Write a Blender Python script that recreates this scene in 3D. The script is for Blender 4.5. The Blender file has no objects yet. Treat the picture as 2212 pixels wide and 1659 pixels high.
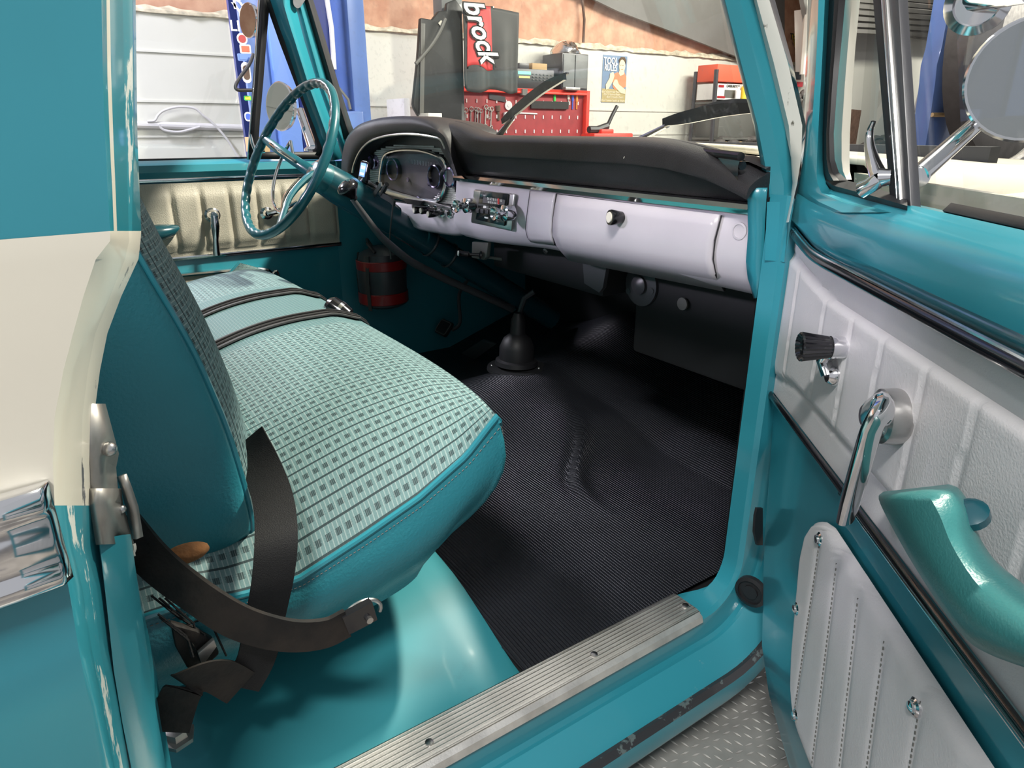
import bpy, bmesh, math, random
from mathutils import Vector, Matrix
random.seed(4)
sc = bpy.context.scene
# ------------------------------------------------------------------ camera
F_ = 1470.; TH = math.radians(20.5); AL = math.radians(55.7)
CAM = Vector((1.36, 0, .75))
h_ = Vector((-math.sin(AL), math.cos(AL), 0)); R_ = Vector((h_.y, -h_.x, 0))
FW = Vector((math.cos(TH)*h_.x, math.cos(TH)*h_.y, -math.sin(TH)))
UP = Vector((math.sin(TH)*h_.x, math.sin(TH)*h_.y, math.cos(TH)))
cd = bpy.data.cameras.new('camera'); cam = bpy.data.objects.new('camera', cd)
sc.collection.objects.link(cam)
cd.sensor_fit = 'HORIZONTAL'; cd.sensor_width = 36; cd.lens = 36*F_/2212; cd.clip_start = .01; cd.clip_end = 200
cam.matrix_world = Matrix(((R_.x, UP.x, -FW.x, CAM.x), (R_.y, UP.y, -FW.y, CAM.y), (R_.z, UP.z, -FW.z, CAM.z), (0, 0, 0, 1)))
sc.camera = cam
# ------------------------------------------------------------------ light
sc.view_settings.view_transform = 'Standard'; sc.view_settings.look = 'None'
sc.view_settings.exposure = 0.0; sc.view_settings.gamma = 1
w = bpy.data.worlds.new('world'); sc.world = w; w.use_nodes = True
w.node_tree.nodes['Background'].inputs[0].default_value = (.93, .95, 1, 1)
w.node_tree.nodes['Background'].inputs[1].default_value = .52
def area(name, loc, target, sx, sy, power, col, spread=180):
    l = bpy.data.lights.new(name, 'AREA'); l.shape = 'RECTANGLE'; l.size = sx; l.size_y = sy
    l.energy = power; l.color = col; l.spread = math.radians(spread)
    o = bpy.data.objects.new(name, l); sc.collection.objects.link(o)
    o.location = loc; d = Vector(target)-Vector(loc)
    o.rotation_euler = d.to_track_quat('-Z', 'Y').to_euler()
    return o
area('ceiling_lamp', (2.0, -1.0, 2.7), (.4, .6, .1), .9, .16, 105, (1, .97, .93))       # behind the photographer
area('ceiling_lamp', (.5, 2.0, 2.7), (-.4, .4, .3), .36, .08, 210, (1, .95, .80))         # over the bonnet
area('ceiling_lamp', (-2.6, -.6, 2.6), (-1.5, 1.0, .3), 1.2, .2, 190, (.90, .87, 1))    # left of the cab
area('ceiling_lamp', (-1.2, 5.4, 2.5), (-4, 5.0, 1.1), 2.2, .3, 165, (1, .97, .85))   # workshop front
area('ceiling_lamp', (-.2, 8.5, 2.9), (-3.3, 9.5, .8), 1.6, .3, 260, (1, .95, .85))

area('ceiling_lamp', (-.9, -2.7, 1.65), (.15, .87, .58), .7, .16, 9, (.90, .82, 1), 60)   # added behind the cab to brighten the dash through the rear window
# ------------------------------------------------------------------ measuring helpers
def ray(u, v):
    return FW + R_*((u-1106)/F_) - UP*((v-829.5)/F_)
def P(u, v, x=None, y=None, z=None):
    d = ray(u, v)
    for k, val in enumerate((x, y, z)):
        if val is not None: return CAM + d*((val-CAM[k])/d[k])
def PP(u, v, p0, n):
    d = ray(u, v); n = Vector(n)
    return CAM + d*((Vector(p0)-CAM).dot(n)/d.dot(n))
DD = Vector((.777, -.629, 0)).normalized(); NN = Vector((-.629, -.777, 0)).normalized()
DO = CAM - NN*.32; DO = DO + DD*((Vector((.78, .88, 0))-DO).dot(DD)); DO.z = 0
def D(s, z, o=0): return DO + DD*s + NN*o + Vector((0, 0, z))     # a point of the open door

# ------------------------------------------------------------------ mesh helpers
class MB:
    def __init__(s): s.v = []; s.f = []; s.m = []; s.uv = {}; s.cur = 0
    def add(s, vs, fs, uvs=None):
        b = len(s.v); s.v += [Vector(p) for p in vs]
        for f in fs: s.f.append([b+i for i in f]); s.m.append(s.cur)
        if uvs:
            for i, t in enumerate(uvs): s.uv[b+i] = t
        return s
    def grid(s, rows, closeU=False, closeV=False, cap0=False, cap1=False, uv=None):
        n = len(rows); m = len(rows[0]); vs = [p for r in rows for p in r]; fs = []
        for i in range(n if closeV else n-1):
            for j in range(m if closeU else m-1):
                a = i*m+j; b = i*m+(j+1) % m; c = ((i+1) % n)*m+(j+1) % m; d = ((i+1) % n)*m+j
                fs.append((a, b, c, d))
        if cap0: fs.append(tuple(range(m))[::-1])
        if cap1: fs.append(tuple((n-1)*m+j for j in range(m)))
        uvs = [uv(i, j) for i in range(n) for j in range(m)] if uv else None
        return s.add(vs, fs, uvs)
    def box(s, c, sz, ax=None):
        c = Vector(c); ax = ax or (Vector((1, 0, 0)), Vector((0, 1, 0)), Vector((0, 0, 1)))
        vs = [c+ax[0]*(sz[0]/2*i)+ax[1]*(sz[1]/2*j)+ax[2]*(sz[2]/2*k) for k in (-1, 1) for j in (-1, 1) for i in (-1, 1)]
        return s.add(vs, [(0, 2, 3, 1), (4, 5, 7, 6), (0, 1, 5, 4), (2, 6, 7, 3), (0, 4, 6, 2), (1, 3, 7, 5)])
    def bb(s, a, b):
        a = Vector(a); b = Vector(b); return s.box((a+b)/2, [abs(b[i]-a[i]) for i in range(3)])
    def tube(s, path, r, n=12, cap=True, flat=1.0, up=None):
        path = [Vector(p) for p in path]; N = len(path)
        rr = r if isinstance(r, (list, tuple)) else [r]*N
        T = [(path[min(i+1, N-1)]-path[max(i-1, 0)]).normalized() for i in range(N)]
        u = up.copy() if up else (Vector((0, 0, 1)) if abs(T[0].z) < .9 else Vector((1, 0, 0)))
        rows = []
        for i in range(N):
            u = (u-T[i]*u.dot(T[i])).normalized(); v = T[i].cross(u)
            rows.append([path[i]+(u*math.cos(a)*flat+v*math.sin(a))*rr[i] for a in [2*math.pi*k/n for k in range(n)]])
        return s.grid(rows, closeU=True, cap0=cap, cap1=cap)
    def lathe(s, prof, o, axis, n=24, cap=True):
        o = Vector(o); a = Vector(axis).normalized(); u = a.orthogonal().normalized(); v = a.cross(u)
        rows = [[o+a*h+(u*math.cos(t)+v*math.sin(t))*r for t in [2*math.pi*k/n for k in range(n)]] for r, h in prof]
        return s.grid(rows, closeU=True, cap0=cap, cap1=cap)
    def ribbon(s, path, sides, width, th, uv=None):
        path = [Vector(p) for p in path]; N = len(path); rows = []
        wd = width if isinstance(width, (list, tuple)) else [width]*N
        for i in range(N):
            t = (path[min(i+1, N-1)]-path[max(i-1, 0)]).normalized(); sd = Vector(sides[i] if isinstance(sides, list) else sides)
            sd = (sd-t*sd.dot(t)).normalized(); nn = t.cross(sd)
            a = path[i]; W = wd[i]/2
            rows.append([a-sd*W-nn*th/2, a-sd*W+nn*th/2, a+nn*th/2, a+sd*W+nn*th/2, a+sd*W-nn*th/2, a-nn*th/2])
        return s.grid(rows, closeU=True, cap0=True, cap1=True)
    def prism(s, pts, off):
        off = Vector(off); n = len(pts); a = [Vector(p) for p in pts]; b = [p+off for p in a]
        return s.add(a+b, [tuple(range(n))[::-1], tuple(range(n, 2*n))]+[(i, (i+1) % n, n+(i+1) % n, n+i) for i in range(n)])
    def ball(s, c, r, n=16, m=10, ax=None):
        c = Vector(c); r = (r, r, r) if not isinstance(r, (tuple, list)) else r
        ax = ax or (Vector((1, 0, 0)), Vector((0, 1, 0)), Vector((0, 0, 1)))
        rows = []
        for i in range(m+1):
            t = math.pi*i/m; t = min(max(t, .02), math.pi-.02)
            rows.append([c+ax[0]*(r[0]*math.sin(t)*math.cos(a))+ax[1]*(r[1]*math.sin(t)*math.sin(a))+ax[2]*(r[2]*math.cos(t)) for a in [2*math.pi*k/n for k in range(n)]])
        return s.grid(rows, closeU=True, cap0=True, cap1=True)
def spline(pts, n=8, closed=False):
    pts = [Vector(p) for p in pts]; N = len(pts); out = []
    for i in range(N if closed else N-1):
        p1 = pts[i]; p2 = pts[(i+1) % N]
        p0 = pts[i-1] if (i > 0 or closed) else p1*2-p2
        p3 = pts[(i+2) % N] if (i < N-2 or closed) else p2*2-p1
        for k in range(n):
            t = k/n
            out.append(.5*((2*p1)+(p2-p0)*t+(2*p0-5*p1+4*p2-p3)*t*t+(3*p1-p0-3*p2+p3)*t**3))
    if not closed: out.append(pts[-1])
    return out
def rrect(c, ux, uy, w, h, r, n=6):
    c = Vector(c); out = []
    for cx, cy, a0 in ((1, 1, 0), (-1, 1, 90), (-1, -1, 180), (1, -1, 270)):
        for k in range(n+1):
            a = math.radians(a0+90*k/n)
            out.append(c+ux*(cx*(w/2-r)+r*math.cos(a))+uy*(cy*(h/2-r)+r*math.sin(a)))
    return out
MATS = {}
def build(name, mb, mat, parent=None, smooth=True, ang=35, bevel=0, seg=2, sub=0, solid=0, solo=False):
    me = bpy.data.meshes.new(name)
    me.from_pydata([tuple(p) for p in mb.v], [], mb.f)
    if mb.uv:
        lay = me.uv_layers.new(name='UVMap')
        for l in me.loops: lay.data[l.index].uv = mb.uv.get(l.vertex_index, (0, 0))
    mats = mat if isinstance(mat, list) else [mat]
    for q in mats: me.materials.append(MATS[q] if isinstance(q, str) else q)
    if len(mats) > 1:
        for p, i in zip(me.polygons, mb.m): p.material_index = i
    bm = bmesh.new(); bm.from_mesh(me)
    bmesh.ops.remove_doubles(bm, verts=bm.verts, dist=1e-5)
    bmesh.ops.recalc_face_normals(bm, faces=bm.faces)
    if bevel:
        es = [e for e in bm.edges if len(e.link_faces) == 2 and e.calc_face_angle(0) > math.radians(38)]
        bmesh.ops.bevel(bm, geom=es, offset=bevel, segments=seg, affect='EDGES', profile=.5, clamp_overlap=True)
    bm.to_mesh(me); bm.free()
    if smooth: me.shade_smooth(); me.set_sharp_from_angle(angle=math.radians(ang))
    o = bpy.data.objects.new(name, me); sc.collection.objects.link(o)
    if solid: md = o.modifiers.new('solid', 'SOLIDIFY'); md.thickness = solid; md.offset = -1
    if sub: md = o.modifiers.new('sub', 'SUBSURF'); md.levels = sub; md.render_levels = sub
    if parent is not None:
        o.parent = parent
        if parent.type == 'EMPTY': o.location = -Vector(parent.location)
    else:
        xs = [v.co for v in me.vertices]
        c = Vector(((min(v.x for v in xs)+max(v.x for v in xs))/2, (min(v.y for v in xs)+max(v.y for v in xs))/2, min(v.z for v in xs)))
        me.transform(Matrix.Translation(-c)); o.location = c
    return o
def tag(o, label, cat=None, group=None, kind=None):
    if label: o['label'] = label
    if cat: o['category'] = cat
    if group: o['group'] = group
    if kind: o['kind'] = kind
    return o
def thing(name, loc, label, cat, group=None):
    o = bpy.data.objects.new(name, None); o.empty_display_size = .05; sc.collection.objects.link(o); o.location = loc
    return tag(o, label, cat, group)
def struct(name, mb, mat, label=None, **k):
    o = build(name, mb, mat, **k); o['kind'] = 'structure'
    if label: o['label'] = label
    return o
def text(name, s, o, ux, uy, size, mat, parent=None, ext=.0004, shear=0, align='CENTER', bold=0, sx=1.0):
    cu = bpy.data.curves.new(name, 'FONT'); cu.body = s; cu.size = size; cu.extrude = ext; cu.align_x = align; cu.align_y = 'CENTER'
    cu.shear = shear; cu.offset = bold; cu.resolution_u = 3; cu.space_line = .9
    t = bpy.data.objects.new(name, cu); sc.collection.objects.link(t)
    dg = bpy.context.evaluated_depsgraph_get(); me = bpy.data.meshes.new_from_object(t.evaluated_get(dg)); me.name = name
    bpy.data.objects.remove(t)
    ux = Vector(ux).normalized(); uy = Vector(uy).normalized(); uz = ux.cross(uy); o = Vector(o)
    me.transform(Matrix(((ux.x*sx, uy.x, uz.x, o.x), (ux.y*sx, uy.y, uz.y, o.y), (ux.z*sx, uy.z, uz.z, o.z), (0, 0, 0, 1))))
    me.materials.clear(); me.materials.append(MATS[mat])
    ob = bpy.data.objects.new(name, me); sc.collection.objects.link(ob)
    if parent is not None:
        ob.parent = parent
        if parent.type == 'EMPTY': ob.location = -Vector(parent.location)
        elif parent.parent is None: ob.location = -Vector(parent.location)
    return ob

# ------------------------------------------------------------------ materials
def mat(name, col, rough=.5, metal=0, coat=0, bump=0, bscale=200, vary=0, vscale=6, emit=0, spec=.5, col2=None, sheen=0, stretch=None):
    m = bpy.data.materials.new(name); m.use_nodes = True; nt = m.node_tree; b = nt.nodes['Principled BSDF']
    b.inputs['Base Color'].default_value = (*col, 1); b.inputs['Roughness'].default_value = rough
    b.inputs['Metallic'].default_value = metal; b.inputs['Coat Weight'].default_value = coat; b.inputs['Coat Roughness'].default_value = .08
    b.inputs['Specular IOR Level'].default_value = spec
    if sheen: b.inputs['Sheen Weight'].default_value = sheen
    tc = nt.nodes.new('ShaderNodeTexCoord'); mp = nt.nodes.new('ShaderNodeMapping'); nt.links.new(tc.outputs['Object'], mp.inputs[0])
    if stretch: mp.inputs['Scale'].default_value = stretch
    if vary or col2:
        n = nt.nodes.new('ShaderNodeTexNoise'); n.inputs['Scale'].default_value = vscale; n.inputs['Detail'].default_value = 5
        nt.links.new(mp.outputs[0], n.inputs['Vector'])
        r = nt.nodes.new('ShaderNodeMapRange'); r.inputs[1].default_value = .35; r.inputs[2].default_value = .65
        nt.links.new(n.outputs[0], r.inputs[0])
        mx = nt.nodes.new('ShaderNodeMix'); mx.data_type = 'RGBA'
        c2 = col2 or tuple(c*(1-vary) for c in col)
        mx.inputs[6].default_value = (*col, 1); mx.inputs[7].default_value = (*c2, 1)
        nt.links.new(r.outputs[0], mx.inputs[0]); nt.links.new(mx.outputs[2], b.inputs['Base Color'])
    if bump:
        n = nt.nodes.new('ShaderNodeTexNoise'); n.inputs['Scale'].default_value = bscale; n.inputs['Detail'].default_value = 3
        nt.links.new(mp.outputs[0], n.inputs['Vector'])
        bp = nt.nodes.new('ShaderNodeBump'); bp.inputs['Strength'].default_value = bump; bp.inputs['Distance'].default_value = .002
        nt.links.new(n.outputs[0], bp.inputs['Height']); nt.links.new(bp.outputs[0], b.inputs['Normal'])
    if emit:
        b.inputs['Emission Color'].default_value = (*col, 1); b.inputs['Emission Strength'].default_value = emit
    MATS[name] = m; return m
def chips(name, base, chip, thr, scale, rough=.35, stretch=(1, 1, 1), soft=.02, coat=.3):
    m = mat(name, base, rough, coat=coat); nt = m.node_tree; b = nt.nodes['Principled BSDF']
    tc = nt.nodes.new('ShaderNodeTexCoord'); mp = nt.nodes.new('ShaderNodeMapping'); mp.inputs['Scale'].default_value = stretch
    n = nt.nodes.new('ShaderNodeTexNoise'); n.inputs['Scale'].default_value = scale; n.inputs['Detail'].default_value = 8; n.inputs['Roughness'].default_value = .65
    nt.links.new(tc.outputs['Object'], mp.inputs[0]); nt.links.new(mp.outputs[0], n.inputs['Vector'])
    r = nt.nodes.new('ShaderNodeMapRange'); r.inputs[1].default_value = thr; r.inputs[2].default_value = thr+soft
    mx = nt.nodes.new('ShaderNodeMix'); mx.data_type = 'RGBA'; mx.inputs[6].default_value = (*base, 1); mx.inputs[7].default_value = (*chip, 1)
    nt.links.new(n.outputs[0], r.inputs[0]); nt.links.new(r.outputs[0], mx.inputs[0]); nt.links.new(mx.outputs[2], b.inputs['Base Color'])
    return m
TEAL = (.026, .232, .295); CREAM = (.70, .66, .56); WHITE = (.62, .61, .62)
mat('teal', TEAL, .28, coat=.6, vary=.12, vscale=3)
mat('teal_plastic', (.008, .065, .085), .25, coat=.5)
mat('teal_wheel', (.010, .105, .13), .28, coat=.4)
mat('teal_arm', (.035, .165, .165), .32, bump=.15, bscale=500)
mat('cream', CREAM, .3, coat=.5, vary=.06, vscale=3)
mat('white_vinyl', (.60, .585, .60), .5, bump=.22, bscale=420, vary=.06, vscale=12)
mat('beige_vinyl', (.50, .46, .38), .5, bump=.5, bscale=300, vary=.2, vscale=9)
mat('dash_white', (.56, .53, .57), .33, coat=.35, vary=.06, vscale=8)
mat('black_vinyl', (.022, .021, .024), .42, bump=.35, bscale=700, vary=.3, vscale=20)
mat('teal_vinyl', (.020, .20, .25), .42, bump=.35, bscale=260, vary=.14, vscale=5)
mat('chrome', (.80, .80, .82), .10, metal=1)
mat('brushed', (.62, .61, .60), .28, metal=1, vary=.2, vscale=20)
mat('alu', (.76, .74, .70), .36, metal=.7, vary=.25, vscale=30, bump=.2, bscale=300)
mat('steel_old', (.50, .48, .45), .42, metal=.8, vary=.3, vscale=25)
mat('rubber', (.012, .012, .014), .5)
mat('gloss_black', (.008, .008, .01), .15, coat=.5)
mat('dark_grey', (.05, .05, .055), .5)
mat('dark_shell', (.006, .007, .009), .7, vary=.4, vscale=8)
mat('belt', (.008, .008, .009), .65, spec=.3, bump=.4, bscale=900, vary=.35, vscale=14, )
mat('belt_worn', (.007, .0065, .0065), .6, spec=.3, bump=.5, bscale=120, col2=(.022, .017, .014), vscale=22)
mat('belt_grey', (.05, .05, .05), .6, bump=.3, bscale=700, vary=.3, vscale=14)
mat('gauge_black', (.02, .02, .022), .35)
mat('gauge_face', (.10, .095, .10), .5)
mat('gauge_scale', (.13, .12, .13), .5)
mat('print_grey', (.50, .49, .50), .6)
mat('print_white', (.85, .85, .82), .6)
mat('print_black', (.01, .01, .01), .6)
mat('needle', (.7, .05, .04), .5)
mat('purple_metal', (.45, .38, .60), .15, metal=1)
mat('ivory', (.75, .72, .62), .35)
mat('red_paint', (.42, .02, .025), .4, coat=.3, vary=.15)
mat('red_peg', (.33, .035, .04), .5, vary=.2, vscale=14)
mat('red_bright', (.80, .05, .03), .45)
mat('red_dim', (.30, .012, .012), .35, coat=.3)
mat('red_card', (.80, .13, .07), .6)
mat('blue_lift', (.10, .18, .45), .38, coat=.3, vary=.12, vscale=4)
mat('blue_light', (.13, .24, .62), .38, coat=.3)
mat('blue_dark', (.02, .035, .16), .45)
mat('wall_paint', (.66, .66, .60), .75, bump=.15, bscale=30, vary=.06, vscale=2)
mat('brown_foam', (.48, .25, .165), .9, bump=1, bscale=40, col2=(.62, .37, .25), vscale=9)
mat('foam_edge', (.80, .72, .55), .8, bump=1, bscale=30, vary=.4, vscale=20)
mat('grey_ceiling', (.17, .165, .155), .8, vary=.2, vscale=2)
mat('floor_concrete', (.26, .24, .22), .6, vary=.3, vscale=3)
mat('brown_rust', (.14, .085, .06), .7, vary=.4, vscale=20)
mat('grey_post', (.17, .18, .18), .5, vary=.2)
mat('black_plastic', (.025, .027, .028), .45)
mat('grey_plastic', (.13, .13, .12), .5)
mat('receiver', (.045, .042, .045), .4)
mat('green_lcd', (.15, .8, .4), .4, emit=1.2)
mat('yellow_lcd', (.8, .7, .15), .4, emit=1.0)
mat('blue_screen', (.18, .33, .95), .3, emit=1.4)
mat('screen_white', (.75, .8, 1), .3, emit=1.2)
mat('cardboard', (.48, .33, .17), .8)
mat('foil', (.75, .74, .72), .18, metal=1, bump=1, bscale=45)
mat('poster_blue', (.17, .25, .38), .6); mat('poster_tan', (.42, .35, .17), .6)
mat('poster_skin', (.85, .70, .45), .6); mat('poster_shirt', (.78, .25, .13), .6)
mat('poster_hair', (.10, .06, .03), .6); mat('poster_text', (.88, .82, .62), .6)
mat('yellow', (.80, .55, .05), .5); mat('green', (.05, .65, .12), .5); mat('blue', (.05, .12, .6), .5); mat('orange', (.85, .3, .06), .5)
mat('tyre', (.035, .032, .032), .75, bump=.8, bscale=25, vary=.3, vscale=10)
mat('conduit', (.62, .61, .62), .5)
mat('junk', (.10, .09, .085), .7, vary=.4, vscale=30)
mat('foam_orange', (.28, .12, .04), .9, bump=1, bscale=120, vary=.4, vscale=60)
mat('thread', (.7, .68, .6), .8)
mat('mirror', (.50, .52, .52), .02, metal=1)
mat('mat_black', (.06, .062, .06), .6)
mat('mat_red', (.75, .07, .07), .5)
chips('teal_chipped', TEAL, (.62, .64, .60), .53, 60, stretch=(1, 1, .3))
chips('teal_rust', (.020, .30, .33), (.16, .085, .04), .66, 9, soft=.05)
chips('teal_floor', (.028, .215, .25), (.016, .16, .19), .62, 7, soft=.12, coat=.25, rough=.4)
chips('cream_chipped', (.70, .66, .56), (.10, .10, .11), .62, 38, stretch=(1, 1, .35))
chips('teal_scuffed', TEAL, (.40, .48, .48), .66, 26, rough=.4, soft=.16)
chips('cream_rusty', (.66, .65, .60), (.10, .09, .07), .64, 26, stretch=(1, 1, .4), soft=.03)
chips('rubber_scuff', (.03, .03, .033), (.10, .13, .13), .55, 40)
def nodes_math(nt, op, a, b=None, c=None):
    n = nt.nodes.new('ShaderNodeMath'); n.operation = op
    for i, q in enumerate((a, b, c)):
        if q is None: continue
        if isinstance(q, (int, float)): n.inputs[i].default_value = q
        else: nt.links.new(q, n.inputs[i])
    return n.outputs[0]
def glass(name, tint=(.97, .98, .97), refl=1.0, haze=0.0):
    m = bpy.data.materials.new(name); m.use_nodes = True; nt = m.node_tree; nt.nodes.remove(nt.nodes['Principled BSDF'])
    out = nt.nodes['Material Output']; t = nt.nodes.new('ShaderNodeBsdfTransparent'); t.inputs[0].default_value = (*tint, 1)
    g = nt.nodes.new('ShaderNodeBsdfGlossy'); g.inputs['Roughness'].default_value = .02
    ge = nt.nodes.new('ShaderNodeNewGeometry'); dt = nt.nodes.new('ShaderNodeVectorMath'); dt.operation = 'DOT_PRODUCT'
    nt.links.new(ge.outputs['Normal'], dt.inputs[0]); nt.links.new(ge.outputs['Incoming'], dt.inputs[1])
    M_ = lambda *a: nodes_math(nt, *a)      # both faces of a pane reflect alike
    fz = M_('MULTIPLY', refl, M_('ADD', .05, M_('MULTIPLY', M_('POWER', M_('SUBTRACT', 1, M_('ABSOLUTE', dt.outputs['Value'])), 5), .75)))
    mx = nt.nodes.new('ShaderNodeMixShader'); nt.links.new(fz, mx.inputs[0]); nt.links.new(t.outputs[0], mx.inputs[1]); nt.links.new(g.outputs[0], mx.inputs[2])
    last = mx
    if haze:
        d = nt.nodes.new('ShaderNodeBsdfDiffuse'); d.inputs[0].default_value = (.8, .8, .78, 1)
        tc = nt.nodes.new('ShaderNodeTexCoord'); n = nt.nodes.new('ShaderNodeTexNoise'); n.inputs['Scale'].default_value = 90; n.inputs['Detail'].default_value = 6
        nt.links.new(tc.outputs['Object'], n.inputs['Vector'])
        r = nt.nodes.new('ShaderNodeMapRange'); r.inputs[1].default_value = .56; r.inputs[2].default_value = .72; r.inputs[3].default_value = haze*.35; r.inputs[4].default_value = haze*4
        nt.links.new(n.outputs[0], r.inputs[0])
        m2 = nt.nodes.new('ShaderNodeMixShader'); nt.links.new(r.outputs[0], m2.inputs[0]); nt.links.new(mx.outputs[0], m2.inputs[1]); nt.links.new(d.outputs[0], m2.inputs[2]); last = m2
    nt.links.new(last.outputs[0], out.inputs[0]); MATS[name] = m
glass('glass'); glass('windshield_glass', haze=.035); glass('gauge_glass', (.9, .9, .92), refl=.35)
def fabric(name, plainlo, plainhi):
    """woven cloth: pale teal with a dark thread line and a row of dark dashes per period; plain fine stripes between two u values"""
    m = mat(name, (.3, .45, .43), .75, bump=0); nt = m.node_tree; b = nt.nodes['Principled BSDF']; M_ = lambda *a: nodes_math(nt, *a)
    uvn = nt.nodes.new('ShaderNodeUVMap'); uvn.uv_map = 'UVMap'; sp = nt.nodes.new('ShaderNodeSeparateXYZ'); nt.links.new(uvn.outputs[0], sp.inputs[0])
    u, v = sp.outputs[0], sp.outputs[1]
    p = .0225
    fu = M_('FRACT', M_('DIVIDE', u, p)); fv = M_('FRACT', M_('DIVIDE', v, .0130))
    line = M_('LESS_THAN', M_('ABSOLUTE', M_('SUBTRACT', fu, .5)), .05)
    row = M_('GREATER_THAN', M_('ABSOLUTE', M_('SUBTRACT', fu, .5)), .36)
    dash = M_('LESS_THAN', M_('ABSOLUTE', M_('SUBTRACT', fv, .5)), .25)
    wv = M_('GREATER_THAN', M_('FRACT', M_('DIVIDE', v, .0021)), .35)
    wu = M_('GREATER_THAN', M_('FRACT', M_('DIVIDE', u, .0024)), .3)
    rowlight = M_('MULTIPLY', row, M_('MULTIPLY', M_('LESS_THAN', M_('ABSOLUTE', M_('SUBTRACT', fv, .5)), .40), M_('MULTIPLY', wv, wu)))
    dk = M_('MULTIPLY', M_('MULTIPLY', row, dash), M_('ADD', M_('MULTIPLY', wv, .40), .50))
    dk = M_('MAXIMUM', dk, M_('MULTIPLY', rowlight, .35))
    dk = M_('MAXIMUM', dk, M_('MULTIPLY', line, .95))
    grid = M_('MULTIPLY', M_('LESS_THAN', M_('FRACT', M_('DIVIDE', v, .0053)), .22), .5)
    stripe = M_('MULTIPLY', M_('LESS_THAN', M_('FRACT', M_('DIVIDE', u, .0075)), .3), .7)
    inp = M_('MULTIPLY', M_('GREATER_THAN', u, plainlo), M_('LESS_THAN', u, plainhi))
    dk = M_('ADD', M_('MULTIPLY', dk, M_('SUBTRACT', 1, inp)), M_('MULTIPLY', stripe, inp))
    n = nt.nodes.new('ShaderNodeTexNoise'); n.inputs['Scale'].default_value = 900; nt.links.new(uvn.outputs[0], n.inputs['Vector'])
    c1 = nt.nodes.new('ShaderNodeMix'); c1.data_type = 'RGBA'; c1.inputs[6].default_value = (.085, .185, .195, 1); c1.inputs[7].default_value = (.35, .415, .405, 1)
    nt.links.new(M_('MULTIPLY', M_('ADD', grid, M_('MULTIPLY', n.outputs[0], .35)), M_('SUBTRACT', 1, M_('MULTIPLY', inp, .5))), c1.inputs[0])
    c2 = nt.nodes.new('ShaderNodeMix'); c2.data_type = 'RGBA'; c2.inputs[7].default_value = (.018, .035, .04, 1)
    nt.links.new(dk, c2.inputs[0]); nt.links.new(c1.outputs[2], c2.inputs[6]); nt.links.new(c2.outputs[2], b.inputs['Base Color'])
    bp = nt.nodes.new('ShaderNodeBump'); bp.inputs['Strength'].default_value = .4; bp.inputs['Distance'].default_value = .0008
    nt.links.new(M_('ADD', M_('MULTIPLY', wu, .5), M_('ADD', wv, M_('MULTIPLY', dk, -1.5))), bp.inputs['Height']); nt.links.new(bp.outputs[0], b.inputs['Normal'])
    b.inputs['Specular IOR Level'].default_value = .25; b.inputs['Roughness'].default_value = .55
fabric('seat_cloth', -.205, .165); fabric('back_cloth', -.205, .165)
def ribbed(name, col, period, axis='Y', rough=.42, strength=.7):
    m = mat(name, col, rough, vary=.25, vscale=8); nt = m.node_tree; b = nt.nodes['Principled BSDF']
    tc = nt.nodes.new('ShaderNodeUVMap'); tc.uv_map = 'UVMap'; sp = nt.nodes.new('ShaderNodeSeparateXYZ'); nt.links.new(tc.outputs[0], sp.inputs[0])
    q = sp.outputs['XYZ'.index(axis)]
    s = nodes_math(nt, 'SINE', nodes_math(nt, 'MULTIPLY', q, 2*math.pi/period))
    n = nt.nodes.new('ShaderNodeTexNoise'); n.inputs['Scale'].default_value = 300; nt.links.new(tc.outputs[0], n.inputs['Vector'])
    hgt = nodes_math(nt, 'ADD', nodes_math(nt, 'MAXIMUM', s, -.2), nodes_math(nt, 'MULTIPLY', n.outputs[0], .6))
    bp = nt.nodes.new('ShaderNodeBump'); bp.inputs['Strength'].default_value = strength; bp.inputs['Distance'].default_value = .0014
    nt.links.new(hgt, bp.inputs['Height']); nt.links.new(bp.outputs[0], b.inputs['Normal'])
ribbed('mat_rubber', (.013, .0145, .019), .0062)
ribbed('sill_alu', (.80, .77, .70), .0075, 'X', .35, 1.0)
b_ = MATS['sill_alu'].node_tree.nodes['Principled BSDF']; b_.inputs['Metallic'].default_value = .45
X, Y, Z = Vector((1, 0, 0)), Vector((0, 1, 0)), Vector((0, 0, 1))
def V(*a): return Vector(a)
def sm(a, b, t):
    t = min(max((t-a)/(b-a), 0), 1); return t*t*(3-2*t)

# =================================================================== GARAGE SETTING
WX = -4.0
m = MB(); m.bb((WX-.15, -6, -.62), (WX, 16, 1.47)); struct('wall_left', m, 'wall_paint', 'off-white painted lower workshop wall')
m = MB(); m.bb((WX-.15, -6, 1.47), (WX-.02, 9.2, 3.4)); struct('wall_upper', m, 'brown_foam', 'brown foam-sprayed upper workshop wall')
m = MB()
for (y0, y1, z) in ((-6, 16, .92), (-6, 16, .70), (-6, 2.2, 1.22)):
    m.bb((WX, y0, z), (WX+.012, y1, z+.012))
struct('trim_1', m, 'wall_paint', 'horizontal seams of the wall boards')
m = MB(); pth = []
rows = []
for i in range(150):
    y = -1+i*.068; rows.append([V(WX+.0, y, 1.478+.03*random.random()), V(WX+.02+.02*random.random(), y, 1.468), V(WX+.02+.02*random.random(), y, 1.456-.012*random.random()), V(WX, y, 1.450)])
m.grid(rows); struct('trim_2', m, 'foam_edge', 'ragged cream foam edge between white and brown wall')
m = MB(); m.bb((WX, -6, -.62), (7, 16, -.58)); struct('floor', m, 'floor_concrete', 'concrete workshop floor')
m = MB(); m.bb((WX, 3.0, 3.3), (0, 16, 3.36)); struct('ceiling', m, 'grey_ceiling', 'dull grey workshop ceiling')
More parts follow.
